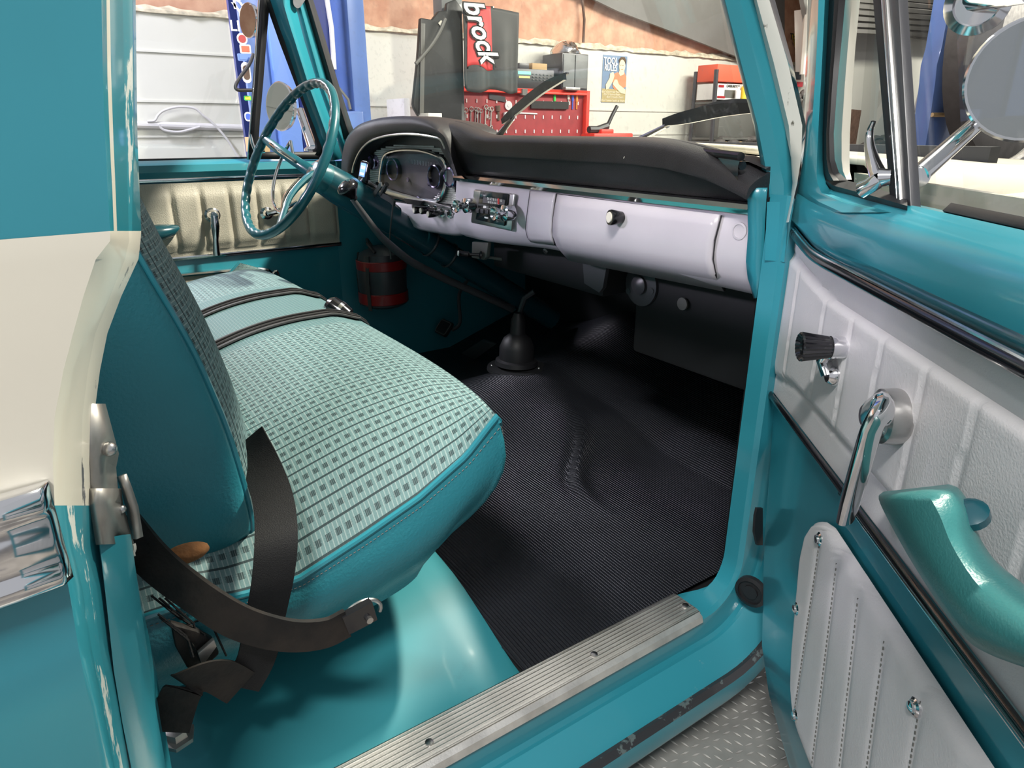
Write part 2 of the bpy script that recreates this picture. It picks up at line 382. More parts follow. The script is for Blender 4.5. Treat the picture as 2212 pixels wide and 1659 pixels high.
# slanted grey panel imitating a windscreen reflection over the far part of the wall
m = MB(); a = [P(1215, -30, x=-3.92), P(1330, 25, x=-3.92), P(1450, 70, x=-3.92), P(1600, 128, x=-3.92), P(1690, 150, x=-3.92), P(1690, -120, x=-3.92), P(1215, -120, x=-3.92)]
m.prism(a, (.03, 0, 0)); struct('trim_3', m, 'grey_ceiling', 'grey slanted panel imitating a windscreen reflection in front of the brown wall')
# far part of the wall, seen through the passenger window
m = MB(); a = [P(1735, 20, x=-3.3), P(1745, 700, x=-3.3), P(2330, 700, x=-3.3), P(2330, 132, x=-3.3), P(1960, 76, x=-3.3)]
m.prism(a, (-.1, 0, 0)); struct('wall_far', m, 'wall_paint', 'cream far workshop wall with a stepped top')
m = MB()
for k in range(7):
    a = P(1780, -20+k*14, x=-2.9+.0*k); b = P(2330, 78+k*9-40, x=-2.9)
    m.box((a+b)/2, ((b-a).length, .05, .035), ((b-a).normalized(), X, Z))
m.prism([P(1700, -200, x=-3.2), P(1745, 50, x=-3.2), P(1960, 78, x=-3.2), P(2330, 140, x=-3.2), P(2400, -200, x=-3.2)], (-.05, 0, 0))
struct('trim_4', m, 'grey_ceiling', 'corrugated grey roof sheeting above the far wall')
# conduit and cable on wall
m = MB(); a = P(200, 266, x=WX+.03); b = P(560, 277, x=WX+.03)
m.tube([a, (a+b)/2, b], .022, 10); tag(build('wall_conduit', m, 'conduit'), 'pale painted conduit running along the white wall', 'conduit')
m = MB(); pts = [P(*q, x=WX+.05) for q in ((318, 262), (334, 260), (342, 248), (356, 238), (385, 231), (420, 234), (440, 250), (460, 266), (490, 300), (515, 340))]
m.tube(spline(pts, 6), .008, 8)
pts = [P(*q, x=WX+.05) for q in ((343, 270), (355, 281), (385, 285), (410, 280), (432, 274))]; m.tube(spline(pts, 6), .008, 8)
tag(build('looped_cable', m, 'conduit'), 'thin grey cable looping over and under the wall conduit', 'cable')
m = MB(); a = P(1257, -10, x=WX+.04); b = P(1260, 92, x=WX+.04); m.tube([a, a*.5+b*.5+V(0, .02, 0), b], .012, 8)
tag(build('ceiling_cable', m, 'brown_rust'), 'brown cable hanging straight down the foam wall above the speaker', 'cable')

# ---- lift column seen through the driver's windows
LX = -2.7
col = thing('lift_column', (LX, 1.42, -.58), 'tall blue car lift column with stickers outside the driver side', 'lift column')
def yl(u, v, x=LX): return P(u, v, x=x).y
y0, y1 = 1.065, 1.757
m = MB(); m.bb((LX-.04, y0, -.58), (LX, y0+.17, 3.0)); build('sticker_flange', m, 'blue_lift', col, bevel=.004)
m = MB(); m.bb((LX-.04, y0+.13, -.58), (LX+.05, y0+.25, 3.0)); build('carriage_rail', m, 'blue_light', col, bevel=.006)
m = MB(); m.bb((LX-.30, y0+.02, -.58), (LX-.26, y1, 3.0)); build('back_plate', m, 'blue_dark', col)
m = MB(); m.bb((LX-.28, y1-.10, -.58), (LX, y1, 3.0)); build('side_flange', m, 'blue_lift', col, bevel=.004)
m = MB(); m.bb((LX-.10, y0+.30, -.58), (LX-.05, y0+.42, 3.0)); build('inner_channel', m, 'blue_dark', col, bevel=.004)
m = MB(); m.bb((LX-.06, y0+.36, -.4), (LX+.06, y0+.62, .85)); build('carriage', m, 'blue_lift', col, bevel=.01)
m = MB(); m.tube([P(700, -40, x=LX+.03), P(716, 60, x=LX+.03), P(722, 150, x=LX+.03)], .014, 8); build('lift_cable', m, 'conduit', col)
m = MB(); m.tube([P(732, 190, x=LX+.07), P(752, 215, x=LX+.07), P(757, 236, x=LX+.07)], .008, 6); build('hose', m, 'grey_plastic', col)
def wtext(name, s, u, v, size, mt, par, x=LX+.003, **k): return text(name, s, P(u, v, x=x), Y, Z, size, mt, par, **k)
wtext('lettering', 'R', 515, 3, .12, 'print_white', col)
wtext('lettering', 'Y', 519, 30, .13, 'print_white', col)
wtext('lettering', 'LIFT', 524, 58, .07, 'print_white', col, bold=.001)
for (u, v, w_, h_s, c1, c2, rnd) in ((523, 84, .07, .07, 'print_white', 'red_paint', 1), (530, 106, .075, .055, 'print_white', 'red_card', 0), (529, 124, .10, .045, 'blue_light', 'blue_light', 0), (532, 157, .06, .13, 'print_white', 'brown_rust', 1), (535, 212, .05, .03, 'green', 'yellow', 0), (536, 252, .05, .06, 'print_white', 'blue', 1)):
    c = P(u, v, x=LX+.004); w_ *= .75; h_s *= .78; m = MB()
    m.prism(rrect(c, Y, Z, w_, h_s, (min(w_, h_s)/2-.001) if rnd else .006), (.002, 0, 0)); m.cur = 1
    m.prism(rrect(c+V(.0025, 0, 0), Y, Z, w_*.72, h_s*.68, (min(w_, h_s)*.33) if rnd else .003), (.002, 0, 0))
    build('sticker', m, [c1, c2], col)
m = MB(); m.tube(spline([P(*q, x=LX+.05) for q in ((548, 116), (538, 140), (520, 165), (509, 185), (513, 194), (530, 195), (545, 195))], 6), .009, 8)
build('black_hose', m, 'rubber', col)

# sealed-beam box beside the column
m = MB(); c = P(556, 312, x=-2.65); m.box(c, (.1, .10, .075)); o = tag(build('bulb_box', m, 'cardboard'), 'small brown box lettered BEAM seen through the driver vent window', 'box')
text('lettering', 'BEAM', c+V(.051, 0, -.004), Y, Z, .036, 'print_white', o)

# ---- wall cabinet (pegboard) and things on it
CXF = -3.62
yA = P(985, 195, x=CXF).y; yB = P(1274, 200, x=CXF).y; zT = P(1274, 197, x=CXF).z
cab = thing('tool_cabinet', (CXF, (yA+yB)/2, -.58), 'red steel pegboard tool cabinet standing against the white wall', 'tool cabinet')
m = MB(); m.bb((WX+.02, yA, -.58), (CXF-.05, yB, zT-.02)); build('pegboard', m, 'red_peg', cab)
m = MB(); m.bb((WX+.02, yA-.03, zT-.035), (CXF, yB+.0, zT)); m.bb((CXF-.05, yB-.03, -.58), (CXF, yB, zT)); m.bb((CXF-.05, yA-.03, -.58), (CXF, yA, zT)); build('frame', m, 'red_bright', cab, bevel=.003)
m = MB(); m.bb(V(-.002, -.003, -.014), V(.006, .003, .014)); hk = build('peg_hook', m, 'print_white', cab); hk0 = hk.location.copy(); first = True
for k in range(3):
    for j in range(14):
        c = V(CXF-.048, yA+.12+j*.095, zT-.10-.115*k)
        q = hk if first else hk.copy()
        if not first: sc.collection.objects.link(q)
        q.location = hk0+c; first = False
def on_cab(u, v, d=-.045): return P(u, v, x=CXF+d)
for k, (u, v0, v1, rr) in enumerate(((1005, 238, 285, .010), (1017, 236, 290, .010), (1027, 236, 270, .008), (1032, 238, 282, .010), (1038, 240, 273, .008), (1049, 232, 272, .010), (1056, 235, 255, .007), (1061, 236, 275, .010))):
    a = on_cab(u, v0); b = on_cab(u-1, v1); m = MB(); m.tube([a, b], rr*.6, 8)
    for q, r in ((a, rr*1.7), (b, rr*1.3)):
        n = 12; ring = [q+V(.008, math.cos(t)*r, math.sin(t)*r) for t in [2*math.pi*i/n for i in range(n)]]
        m.tube(ring+[ring[0]], rr*.4, 6)
    tag(build('wrench', m, 'steel_old'), ['short', 'long', 'slim', 'stout'][k % 4]+' steel wrench on the pegboard, '+['first', 'second', 'third', 'fourth', 'fifth', 'sixth', 'seventh', 'eighth'][k]+' from the left', 'wrench', 'wrenches hung on the red pegboard')
for (u, v0, v1, c, nm) in ((1198, 204, 236, 'green', 'green'), (1228, 202, 230, 'ivory', 'white'), (1237, 204, 236, 'blue', 'blue'), (1246, 206, 236, 'orange', 'orange')):
    a = on_cab(u, v0); b = on_cab(u-.5, v1); mid = a.lerp(b, .45)
    t = thing('screwdriver', b, nm+'-handled screwdriver hanging on the right side of the red pegboard', 'screwdriver', 'screwdrivers on the pegboard')
    m = MB(); m.tube([a, mid], .011, 8); build('handle', m, c, t)
    m = MB(); m.tube([mid, b], .006, 6); build('shank', m, c if nm != 'white' else 'steel_old', t)
m = MB(); c = on_cab(1098, 228); m.lathe([(.035, 0), (.035, .006), (.012, .007), (.012, .01)], c, X); tag(build('grinding_disc', m, 'conduit'), 'pale round disc hanging on the red pegboard', 'disc')
m = MB(); m.tube([on_cab(1075, 228), on_cab(1076, 240)], .022, 8); m.tube([on_cab(1076, 240), on_cab(1077, 260)], .012, 8); tag(build('pliers', m, 'brown_rust'), 'brown-handled pliers on the pegboard beside the pale disc', 'pliers')
m = MB(); a = on_cab(1056, 208); b = on_cab(1091, 215); m.box((a+b)/2, (.012, (b-a).length, .04), (X, (b-a).normalized(), Z)); tag(build('tool_badge', m, 'dark_grey'), 'dark slanted plate on the pegboard under the draped mat', 'plate')
m = MB(); m.box(on_cab(1132, 199, .0), (.03, .05, .05)); tag(build('lock_box', m, 'grey_plastic'), 'small grey catch on the rim of the red cabinet', 'catch')
m = MB(); a = on_cab(1092, 243); b = on_cab(1160, 246); m.tube([a, b], .007, 6); m.bb(a-V(.02, .02, .04), a+V(.02, .01, 0)); tag(build('hook_rail', m, 'conduit'), 'thin silver rail across the middle of the red pegboard', 'rail')
m = MB(); a = on_cab(1145, 218); b = on_cab(1225, 236); m.bb(a, b+V(.02, 0, 0)); tag(build('parts_tray', m, 'print_black'), 'black tray strip fixed on the pegboard behind the wiper', 'tray')
# receiver
rec = thing('stereo_receiver', (CXF-.12, P(1160, 150, x=CXF).y, zT), 'black stereo receiver with green display on the red cabinet', 'stereo receiver')
a = P(1085, 183, x=CXF-.02); b = P(1197, 152, x=CXF-.02); m = MB(); m.bb((CXF-.3, a.y, zT), (CXF-.02, b.y, b.z)); build('case', m, 'receiver', rec, bevel=.004)
m = MB(); m.bb(P(1119, 160, x=CXF-.02), P(1146, 155, x=CXF-.02)+V(.004, 0, 0)); build('display', m, 'green_lcd', rec)
m = MB(); m.bb(P(1121, 168, x=CXF-.02), P(1144, 165, x=CXF-.02)+V(.004, 0, 0)); build('display', m, 'yellow_lcd', rec)
for u in range(1152, 1194, 8):
    for v in (160, 166, 172): m = MB(); m.box(P(u, v+(u-1152)*.08, x=CXF-.018), (.008, .018, .006)); build('control_button', m, 'grey_plastic', rec)
for (u0, v0, u1, v1, mt, l) in ((1122, 146, 1143, 137, 'dark_grey', 'small dark grey box on top of the stereo receiver'), (1150, 147, 1182, 138, 'cardboard', 'tan cardboard box on top of the stereo receiver')):
    a = P(u0, v0, x=CXF-.06); b = P(u1, v1, x=CXF-.06); m = MB(); m.bb((CXF-.2, a.y, rec.location.z+ (P(1197, 152, x=CXF-.02).z-zT)), (CXF-.06, b.y, b.z)); tag(build('small_box', m, mt, bevel=.002), l, 'box')
# speaker with foil
a = P(1213, 193, x=CXF-.02); b = P(1275, 118, x=CXF-.02)
sp_ = thing('bookshelf_speaker', (CXF-.15, (a.y+b.y)/2, zT), 'dark grey upright speaker on the right end of the red cabinet', 'speaker')
m = MB(); m.bb((CXF-.3, a.y, zT), (CXF-.02, b.y-.02, b.z)); build('cabinet', m, 'dark_grey', sp_, bevel=.004)
m = MB(); ym = P(1240, 160, x=CXF-.02).y; m.bb((CXF-.02, a.y+.01, zT+.02), (CXF-.012, ym, b.z-.01)); m.bb((CXF-.02, ym+.01, zT+.02), (CXF-.014, b.y-.03, b.z-.01)); build('grille', m, 'grey_post', sp_, bevel=.002)
m = MB(); m.cur = 0; rows = []
for i in range(9):
    t = math.pi/2*i/8; rows.append([V(CXF-.16+.14*math.cos(t)*math.cos(p)*(1+.12*math.sin(5*p+i)), (a.y+b.y)/2-.01+.12*math.cos(t)*math.sin(p)*(1+.15*math.sin(3*p+i)), b.z+.002+.10*math.sin(t)*(1+.1*math.sin(4*p))) for p in [2*math.pi*k/24 for k in range(24)]])
m.grid(rows, closeU=True, cap0=True, cap1=True); tag(build('foil_bundle', m, 'foil'), 'crumpled silver foil bundle on top of the speaker', 'foil bundle')
m = MB(); c = P(1222, 190, x=CXF+.0-.01); m.box(V(CXF+.035-.02, P(1232, 185, x=CXF).y, zT+.012), (.05, .16, .024)); tag(build('metal_tray', m, 'steel_old', bevel=.003), 'small grey metal tray in front of the speaker', 'tray')

# grey steel post, creeper, draped fender mat
PX = -3.0
m = MB(); a = P(957, 100, x=PX); b = P(1001, 100, x=PX); m.bb((PX-.12, a.y, -.58), (PX, b.y, 3.0)); tag(build('steel_post', m, 'grey_post', bevel=.006), 'grey square steel post left of the draped red mat', 'post')
cr = [P(*q, x=PX+.05) for q in ((903, 40), (928, 44), (942, 26), (958, 24), (960, 8), (978, 0), (992, 20), (992, 262), (905, 262), (890, 235), (887, 225), (897, 130))]
m = MB(); m.prism(cr, (.04, 0, 0)); ct = thing('creeper_board', cr[8], 'black moulded plastic creeper board hanging on the grey post', 'creeper')
build('board', m, 'black_plastic', ct, bevel=.008)
m = MB(); m.prism([P(*q, x=PX+.095) for q in ((908, 50), (917, 51), (914, 250), (905, 248))], (.012, 0, 0)); build('raised_rib', m, 'grey_plastic', ct, bevel=.003)
m = MB(); m.prism([P(*q, x=PX+.097) for q in ((946, 50), (952, 44), (956, 46), (957, 56), (950, 55))], (.004, 0, 0)); build('handle_slot', m, 'ivory', ct)
m = MB(); m.tube(spline([P(*q, x=PX+.13) for q in ((962, 40), (950, 68), (930, 100), (905, 130), (898, 138))], 6), .012, 8); tag(build('grey_strap', m, 'grey_plastic'), 'grey strap curving across the black creeper board', 'strap')
m = MB(); m.lathe([(.012, -.05), (.02, -.02), (.035, 0), (.035, .03), (.01, .045)], P(1000, 17, x=PX+.04), V(0, 1, 0)); tag(build('hanger_knob', m, 'print_white'), 'white round hanger knob at the top of the grey post', 'knob')
mt_ = thing('fender_mat', P(1060, 200, x=PX+.1), 'black rubber mat with a red lettered panel draped beside the grey post', 'rubber mat')
def curt(u, v, d=0):   # wavy hanging sheet
    base = P(u, v, x=PX+.14); k = (base.y-2.57)
    return base+V(.022*math.sin(k*34)*min(1, max(0, (v-40)/120)) + d, 0, 0)
NU = 30
def outline_top(t): return 12+ (30-12)*t
def edgeU(t): return 1000+t*119
m = MB(); rows = []
for i in range(25):
    q = i/24; r = []
    for j in range(NU+1):
        t = j/NU; vt = 10+18*t**1.5; vb = 198+5*math.sin(t*9)-(10*max(0, .3-t)/.3); u = 999+t*(120)-(6*q*(1-t))*0+ (8*q if t < .1 else 0)
        r.append(curt(u, vt+(vb-vt)*q))
    rows.append(r)
m.grid(rows); build('rubber_sheet', m, 'mat_black', mt_, solid=.012)
def panel(name, uvs, mtl, d):
    m = MB(); rows = []
    (ul, ur, vt, vb) = uvs
    for i in range(17):
        q = i/16; rows.append([curt(ul(q)+(ur(q)-ul(q))*j/16, vt(j/16)+(vb(j/16)-vt(j/16))*q, d) for j in range(17)])
    m.grid(rows); return build(name, m, mtl, mt_, solid=.003)
panel('white_border', (lambda q: 1005+4*q, lambda q: 1066+8*q, lambda t: 11+3*t, lambda t: 155+7*t-6*math.sin(t*6)), 'print_white', .004)
panel('black_border', (lambda q: 1004+4*q, lambda q: 1063+8*q, lambda t: 11+3*t, lambda t: 150+6*t-6*math.sin(t*6)), 'print_black', .008)
panel('red_panel', (lambda q: 1007+3*q, lambda q: 1057+8*q, lambda t: 12+3*t, lambda t: 144+5*t-5*math.sin(t*6)), 'mat_red', .012)
for (nm, mt2, dd, bo) in (('lettering_outline', 'print_black', .030, .014), ('lettering', 'print_white', .034, .004)):
    dn = (P(1042, 118, x=PX+.14)-P(1011, 12, x=PX+.14)).normalized(); rt = V(0, dn.z, -dn.y)*-1
    text(nm, 'brock', P(1031, 66, x=PX+.14)+V(dd, 0, 0), dn, rt, .205, mt2, mt_, ext=.002, shear=.45, bold=bo, sx=.76)

# poster
a = P(1303, 118, x=WX+.004); b = P(1350, 223, x=WX+.004); py0, py1, pz0, pz1 = a.y, a.y+.31, b.z, a.z
po = thing('wall_poster', (WX+.005, (py0+py1)/2, pz0), 'blue and tan TOOL RULES tin poster of a man in an orange shirt', 'poster')
def pp(s, t, d): return V(WX+.006+d, py0+(py1-py0)*s, pz0+(pz1-pz0)*t)
def pshape(name, pts, mt, d): m = MB(); m.prism([pp(s, t, d) for s, t in pts], (.0012, 0, 0)); return build(name, m, mt, po, smooth=False)
pshape('sheet', ((0, 0), (1, 0), (1, 1), (0, 1)), 'poster_blue', -.004)
pshape('lower_band', ((0.01, .01), (.99, .01), (.99, .30), (.01, .30)), 'poster_tan', -.002)
pshape('shirt', ((.45, .33), (.40, .60), (.62, .66), (.74, .60), (.90, .66), (.99, .56), (.99, .36), (.80, .30), (.55, .28)), 'poster_shirt', .0)
pshape('face', [(.77+.125*math.cos(a_)+.01, .79+.14*math.sin(a_)) for a_ in [2*math.pi*k/20 for k in range(20)]], 'poster_skin', .003)
pshape('neck', ((.68, .70), (.88, .72), (.88, .62), (.72, .58), (.66, .64)), 'poster_skin', .0015)
pshape('hair', ((.65, .84), (.64, .92), (.72, .98), (.86, .98), (.93, .92), (.93, .82), (.88, .90), (.76, .93), (.69, .90)), 'poster_hair', .005)
pshape('forearm', ((.16, .28), (.14, .38), (.28, .52), (.30, .62), (.42, .66), (.48, .58), (.42, .46), (.26, .30)), 'poster_skin', .003)
pshape('forearm', ((.42, .40), (.50, .50), (.60, .50), (.68, .40), (.95, .30), (.97, .20), (.80, .21), (.60, .30)), 'poster_skin', .003)
for q, (s_, t_) in enumerate(((.72, .80), (.81, .80))): pshape('eye', ((s_-.02, t_), (s_+.02, t_+.003), (s_+.02, t_+.012), (s_-.02, t_+.01)), 'poster_hair', .006)
pshape('mouth', ((.73, .715), (.82, .715), (.80, .725), (.75, .725)), 'poster_shirt', .006)
text('lettering', 'TOOL', pp(.31, .875, .004), Y, Z, .082, 'print_white', po, bold=.002, sx=.80)
text('lettering', 'RULES', pp(.31, .735, .004), Y, Z, .080, 'print_white', po, bold=.002, sx=.72)
for s_, t_, ln in ((.38, .235, "don't borrow them"), (.42, .18, "don't move them"), (.55, .125, "don't touch them"), (.47, .05, "Don't even look at them")):
    text('lettering', ln, pp(s_, t_, .002), Y, Z, .031, 'poster_text', po)
# items at right of the windshield
def pbox(name, u0, v0, u1, v1, x, dep, mt, label, cat, group=None, bevel=.003, parent=None):
    a = P(u0, v0, x=x); b = P(u1, v1, x=x); m = MB(); m.bb((x-dep, a.y, b.z), (x, b.y, a.z)); o = build(name, m, mt, parent, bevel=bevel)
    return tag(o, label, cat, group) if parent is None else o
SX = -3.55
rk = thing('parts_rack', (SX-.1, P(1545, 250, x=SX).y, -.58), 'dark metal parts rack with cartons, right of the poster', 'rack')
yR = P(1545, 250, x=SX).y
m = MB(); m.tube([V(SX+.02, yR, -.58), P(1548, 150, x=SX+.02)], .022, 8); build('upright', m, 'dark_grey', rk)
for vv in (219, 297, 330):
    zz = P(1552, vv, x=SX).z; m = MB(); m.bb((SX-.32, yR, zz-.02), (SX+.12, yR+1.05, zz)); build('shelf', m, 'grey_plastic', rk)
m = MB(); m.tube([V(SX-.3, yR, -.58), V(SX-.3, yR, P(1548, 150, x=SX).z)], .02, 8); build('upright', m, 'dark_grey', rk)
pbox('red_carton', 1551, 138, 1640, 180, SX-.02, .25, 'red_card', 'bright orange-red carton, topmost on the parts rack', 'carton')
cb = thing('parts_carton', P(1600, 222, x=SX-.02), 'white carton lettered CARBURETOR under the orange-red carton', 'carton')
pbox('carton_body', 1549, 180, 1640, 218, SX-.01, .25, 'print_white', None, None, parent=cb)
pbox('logo_patch', 1553, 183, 1564, 189, SX-.006, .004, 'red_paint', None, None, parent=cb, bevel=0)
text('lettering', 'CARBURETOR', P(1584, 186.5, x=SX-.004), Y, Z, .032, 'print_black', cb, bold=.001)
pbox('picture_patch', 1566, 194, 1590, 212, SX-.006, .004, 'grey_plastic', None, None, parent=cb, bevel=0)
pbox('red_stripe', 1550, 207, 1566, 212, SX-.005, .004, 'red_paint', None, None, parent=cb, bevel=0)
m = MB(); m.lathe([(.04, 0), (.04, .13), (.015, .16), (.015, .19)], P(1606, 220, x=SX+.05), Z); tag(build('yellow_bottle', m, 'yellow'), 'yellow bottle in front of the white carton', 'bottle')
m = MB(); m.lathe([(.028, 0), (.028, .10), (.012, .12), (.012, .14)], P(1592, 220, x=SX+.05), Z); tag(build('white_bottle', m, 'print_white'), 'small white bottle beside the yellow bottle', 'bottle')
pbox('clear_crate', 1556, 236, 1650, 296, SX, .3, 'grey_plastic', 'grey storage crate on the rack under the wiper blade', 'crate')
m = MB()
for k in range(14):
    c = P(1555+k*7, 300+random.random()*16, x=SX+.02+random.random()*.1); m.ball(c, (.05, .06+.03*random.random(), .035), 8, 6)
tag(build('engine_part', m, 'junk'), 'heap of dirty tan and black engine parts behind the dash end', 'engine parts', kind='stuff')
pbox('cardboard_flat', 1552, 306, 1600, 329, SX+.1, .03, 'cardboard', 'torn tan cardboard piece among the engine parts', 'cardboard')
m = MB(); m.tube([P(1333, 229, x=-3.48), P(1322, 250, x=-3.48), P(1312, 272, x=-3.48)], .016, 8); m.tube([P(1312, 272, x=-3.48), P(1290, 280, x=-3.48), P(1272, 280, x=-3.48)], .03, 8)
tag(build('grease_gun', m, 'black_plastic'), 'black long-handled tool leaning beside the red cabinet', 'tool')
rt_ = thing('tool_trolley', P(1320, 305, x=-3.4), 'red tool trolley whose top shows just above the dash pad', 'tool trolley')
pbox('trolley_body', 1284, 288, 1352, 560, -3.4, .18, 'red_bright', None, None, parent=rt_, bevel=.01)
pbox('top_tray', 1300, 279, 1326, 292, -3.42, .14, 'red_bright', None, None, parent=rt_, bevel=.01)
pbox('grey_bin', 872, 212, 905, 620, -3.5, .3, 'conduit', 'pale grey bin on the floor behind the instrument hood', 'bin')
pbox('paper_stack', 925, 244, 960, 400, -2.78, .15, 'ivory', 'cream folded papers at the foot of the grey post', 'papers')
# pennant, white pipe, things in the slot between pillar and door
pn = thing('pennant_sign', P(1724, 110, x=-4.0), 'yellow triangular THINK pennant on the brown wall', 'pennant')
m = MB(); m.prism([P(*q, x=-4.01) for q in ((1709, 72), (1736, 76), (1722, 121))], (.01, 0, 0)); build('pennant_sheet', m, 'yellow', pn, smooth=False)
text('lettering', 'THINK', P(1722, 81, x=-3.995), Y, Z, .09, 'print_black', pn, bold=.002)
text('lettering', 'BEFORE\nYOU ACT', P(1722, 92, x=-3.995), Y, Z, .042, 'print_black', pn)
m = MB(); m.tube([P(1752, -20, x=-3.2), P(1738, 160, x=-3.2)], .05, 10); tag(build('roof_pipe', m, 'wall_paint'), 'white pipe standing beside the yellow pennant', 'pipe')
pbox('first_aid_box', 1712, 176, 1734, 188, -3.3, .1, 'red_paint', 'small red and white box between windscreen pillar and door', 'box')
pbox('black_case', 1706, 154, 1730, 172, -3.3, .1, 'black_plastic', 'black lump on the shelf above the red and white box', 'case')
pbox('storage_shelf', 1712, 234, 1745, 500, -3.1, .25, 'grey_plastic', 'grey storage unit in the gap between pillar and door', 'storage unit')
m = MB()
for k in range(12): m.ball(P(1714+random.random()*28, 196+random.random()*34, x=-3.2), .045, 8, 6)
tag(build('wire_coil', m, 'junk'), 'tangle of dark parts under the red and white box', 'parts', kind='stuff')

# ---- second lift and raised vehicle wheel seen through the passenger window
L2 = -.6
pc = thing('lift_column', P(2040, 380, x=-2.2), 'faded blue lift column seen through the passenger window', 'lift column')
def quadp(pts, x): return [P(*q, x=x) for q in pts]
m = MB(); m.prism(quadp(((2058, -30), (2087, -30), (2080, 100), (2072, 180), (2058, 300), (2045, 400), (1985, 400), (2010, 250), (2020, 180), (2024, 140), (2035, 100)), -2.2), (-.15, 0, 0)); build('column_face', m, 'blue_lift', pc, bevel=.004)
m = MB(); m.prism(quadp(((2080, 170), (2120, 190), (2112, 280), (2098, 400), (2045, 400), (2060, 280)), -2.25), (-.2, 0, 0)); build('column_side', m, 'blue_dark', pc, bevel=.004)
m = MB(); a = P(2013, 248, x=-2.19); b = P(2041, 248, x=-2.19); m.tube([a, b], .02, 8); build('latch_bar', m, 'cardboard', pc)
m = MB(); m.tube([P(2033, -20, x=-2.5), P(2005, 130, x=-2.5), P(1972, 250, x=-2.5)], .012, 8); tag(build('lift_cable', m, 'conduit'), 'thin grey cable slanting down left of the far lift column', 'cable')
tw = thing('raised_wheel', P(2190, 140, x=-1.8), 'big black tyre of a raised vehicle behind the passenger mirror', 'wheel')
c = P(2200, 70, x=-1.8); R0 = (P(2078, 100, x=-1.8)-P(2200, 100, x=-1.8)).length*1.05
m = MB(); m.lathe([(R0*.55, -.12), (R0*.9, -.13), (R0, -.09), (R0, .09), (R0*.9, .13), (R0*.55, .12)], c, X, 40, cap=False); build('tyre', m, 'tyre', tw)
m = MB(); m.lathe([(R0*.55, -.1), (R0*.5, 0), (R0*.2, .02), (.02, .03)], c, X, 32); build('rim', m, 'steel_old', tw)
fn = thing('oil_drainer', P(2120, 380, x=-2.6), 'red oil drain bowl on a thin pole in front of the cream wall', 'oil drainer')
m = MB(); c = P(2140, 300, x=-2.6); m.lathe([(.02, 0), (.10, .03), (.20, .10), (.21, .14)], c, Z, 24); build('bowl', m, 'red_paint', fn)
m = MB(); m.lathe([(.205, .14), (.205, .17)], c, Z, 24); build('rim', m, 'brown_rust', fn)
m = MB(); m.tube([c, P(2119, 378, x=-2.6), P(2119, 378, x=-2.6)-V(0, 0, .8)], .012, 8); build('pole', m, 'brown_rust', fn)
m = MB(); m.tube(spline([P(*q, x=-2.5) for q in ((2105, 330), (2108, 345), (2102, 360), (2099, 385), (2090, 560))], 4), .03, 8); tag(build('metal_clamp', m, 'steel_old'), 'grey metal post stub left of the red oil drainer', 'stub')
m = MB(); m.tube([P(2115, 395, x=-1.2), P(2160, 365, x=-1.2), P(2240, 318, x=-1.2)], .035, 10); tag(build('jack_arm', m, 'steel_old'), 'grey steel arm slanting up at the right behind the bonnet', 'steel arm')
# bench with red boxes seen in the vent window
pbox('low_workbench', 1800, 350, 2060, 400, -2.6, .6, 'brown_rust', 'low brown bench seen over the white bonnet', 'bench')
pbox('red_toolbox', 1835, 335, 1918, 349, -2.66, .14, 'red_paint', 'red metal toolbox seen through the vent window', 'toolbox')
m = MB(); m.prism([P(*q, x=-3.0) for q in ((1842, 236), (1861, 238), (1845, 336), (1834, 336))], (-.1, 0, 0)); tag(build('maroon_stand', m, 'brown_rust'), 'dark maroon tapered stand behind the vent latch', 'stand')
m = MB()
for k in range(16): m.ball(P(1848+random.random()*75, 310+random.random()*22, x=-2.95-.12*random.random()), (.07, .07+.05*random.random(), .05), 8, 6)
tag(build('bench_clutter', m, 'junk'), 'heap of dark engine parts on the bench in the vent window', 'parts', kind='stuff')
m = MB(); m.ball(P(1838, 324, x=-2.70), (.04, .05, .05), 10, 8); m.ball(P(1850, 325, x=-2.70), (.04, .06, .045), 10, 8); tag(build('yellow_tool', m, 'yellow'), 'yellow power tool lying on the red toolbox', 'tool')
m = MB(); m.tube(spline([P(*q, x=-3.15) for q in ((1884, 302), (1890, 298), (1902, 300), (1912, 304))], 4), .03, 8); m.ball(P(1910, 308, x=-3.15), (.1, .10, .09), 12, 8); tag(build('black_grinder', m, 'grey_plastic'), 'dark bench grinder with a hooked guard in the vent window', 'grinder')
pbox('green_crate', 1979, 297, 2000, 346, -2.65, .2, 'grey_plastic', 'greenish grey crate just right of the window bar', 'crate')

# =================================================================== TRUCK
truck = thing('pickup_truck', (0, 0, -.3), 'teal and cream vintage pickup truck cab seen through the open passenger door', 'pickup truck')
T = truck
# rear pillar -------------------------------------------------------
rowsV = [ # v, [u...] : skin, groove, jamb start, chip0, chip1, inner edge
 (-1000, 200, 214, 222, 254, 278, 286), (-220, 212, 226, 234, 262, 283, 291), (0, 219, 230, 237, 265, 285, 293), (160, 222, 232, 240, 268, 287, 295), (300, 227, 237, 245, 272, 288, 297), (420, 233, 243, 250, 276, 286, 302), (499, 238, 246, 253, 278, 285, 305)]
xs_ = (.865, .858, .845, .815, .795, .775)
m = MB(); rows = []
for v, *us in rowsV:
    r = [V(.90, -1.2, P(us[0], v, x=.865).z), V(.885, -.25, P(us[0], v, x=.865).z)]
    r += [P(u, v, x=x) for u, x in zip(us, xs_)]
    z = r[-1].z; y = r[-1].y; r += [V(.74, y-.01, z), V(.70, y-.06, z)]; rows.append(r)
nC = len(rows[0])
for j in range(nC-1):
    m.cur = 1 if j == 5 else (2 if j == 3 else 0)
    m.grid([[r[j], r[j+1]] for r in rows])
body = build('rear_pillar', m, ['teal', 'teal_chipped', 'cream'], T, ang=50)
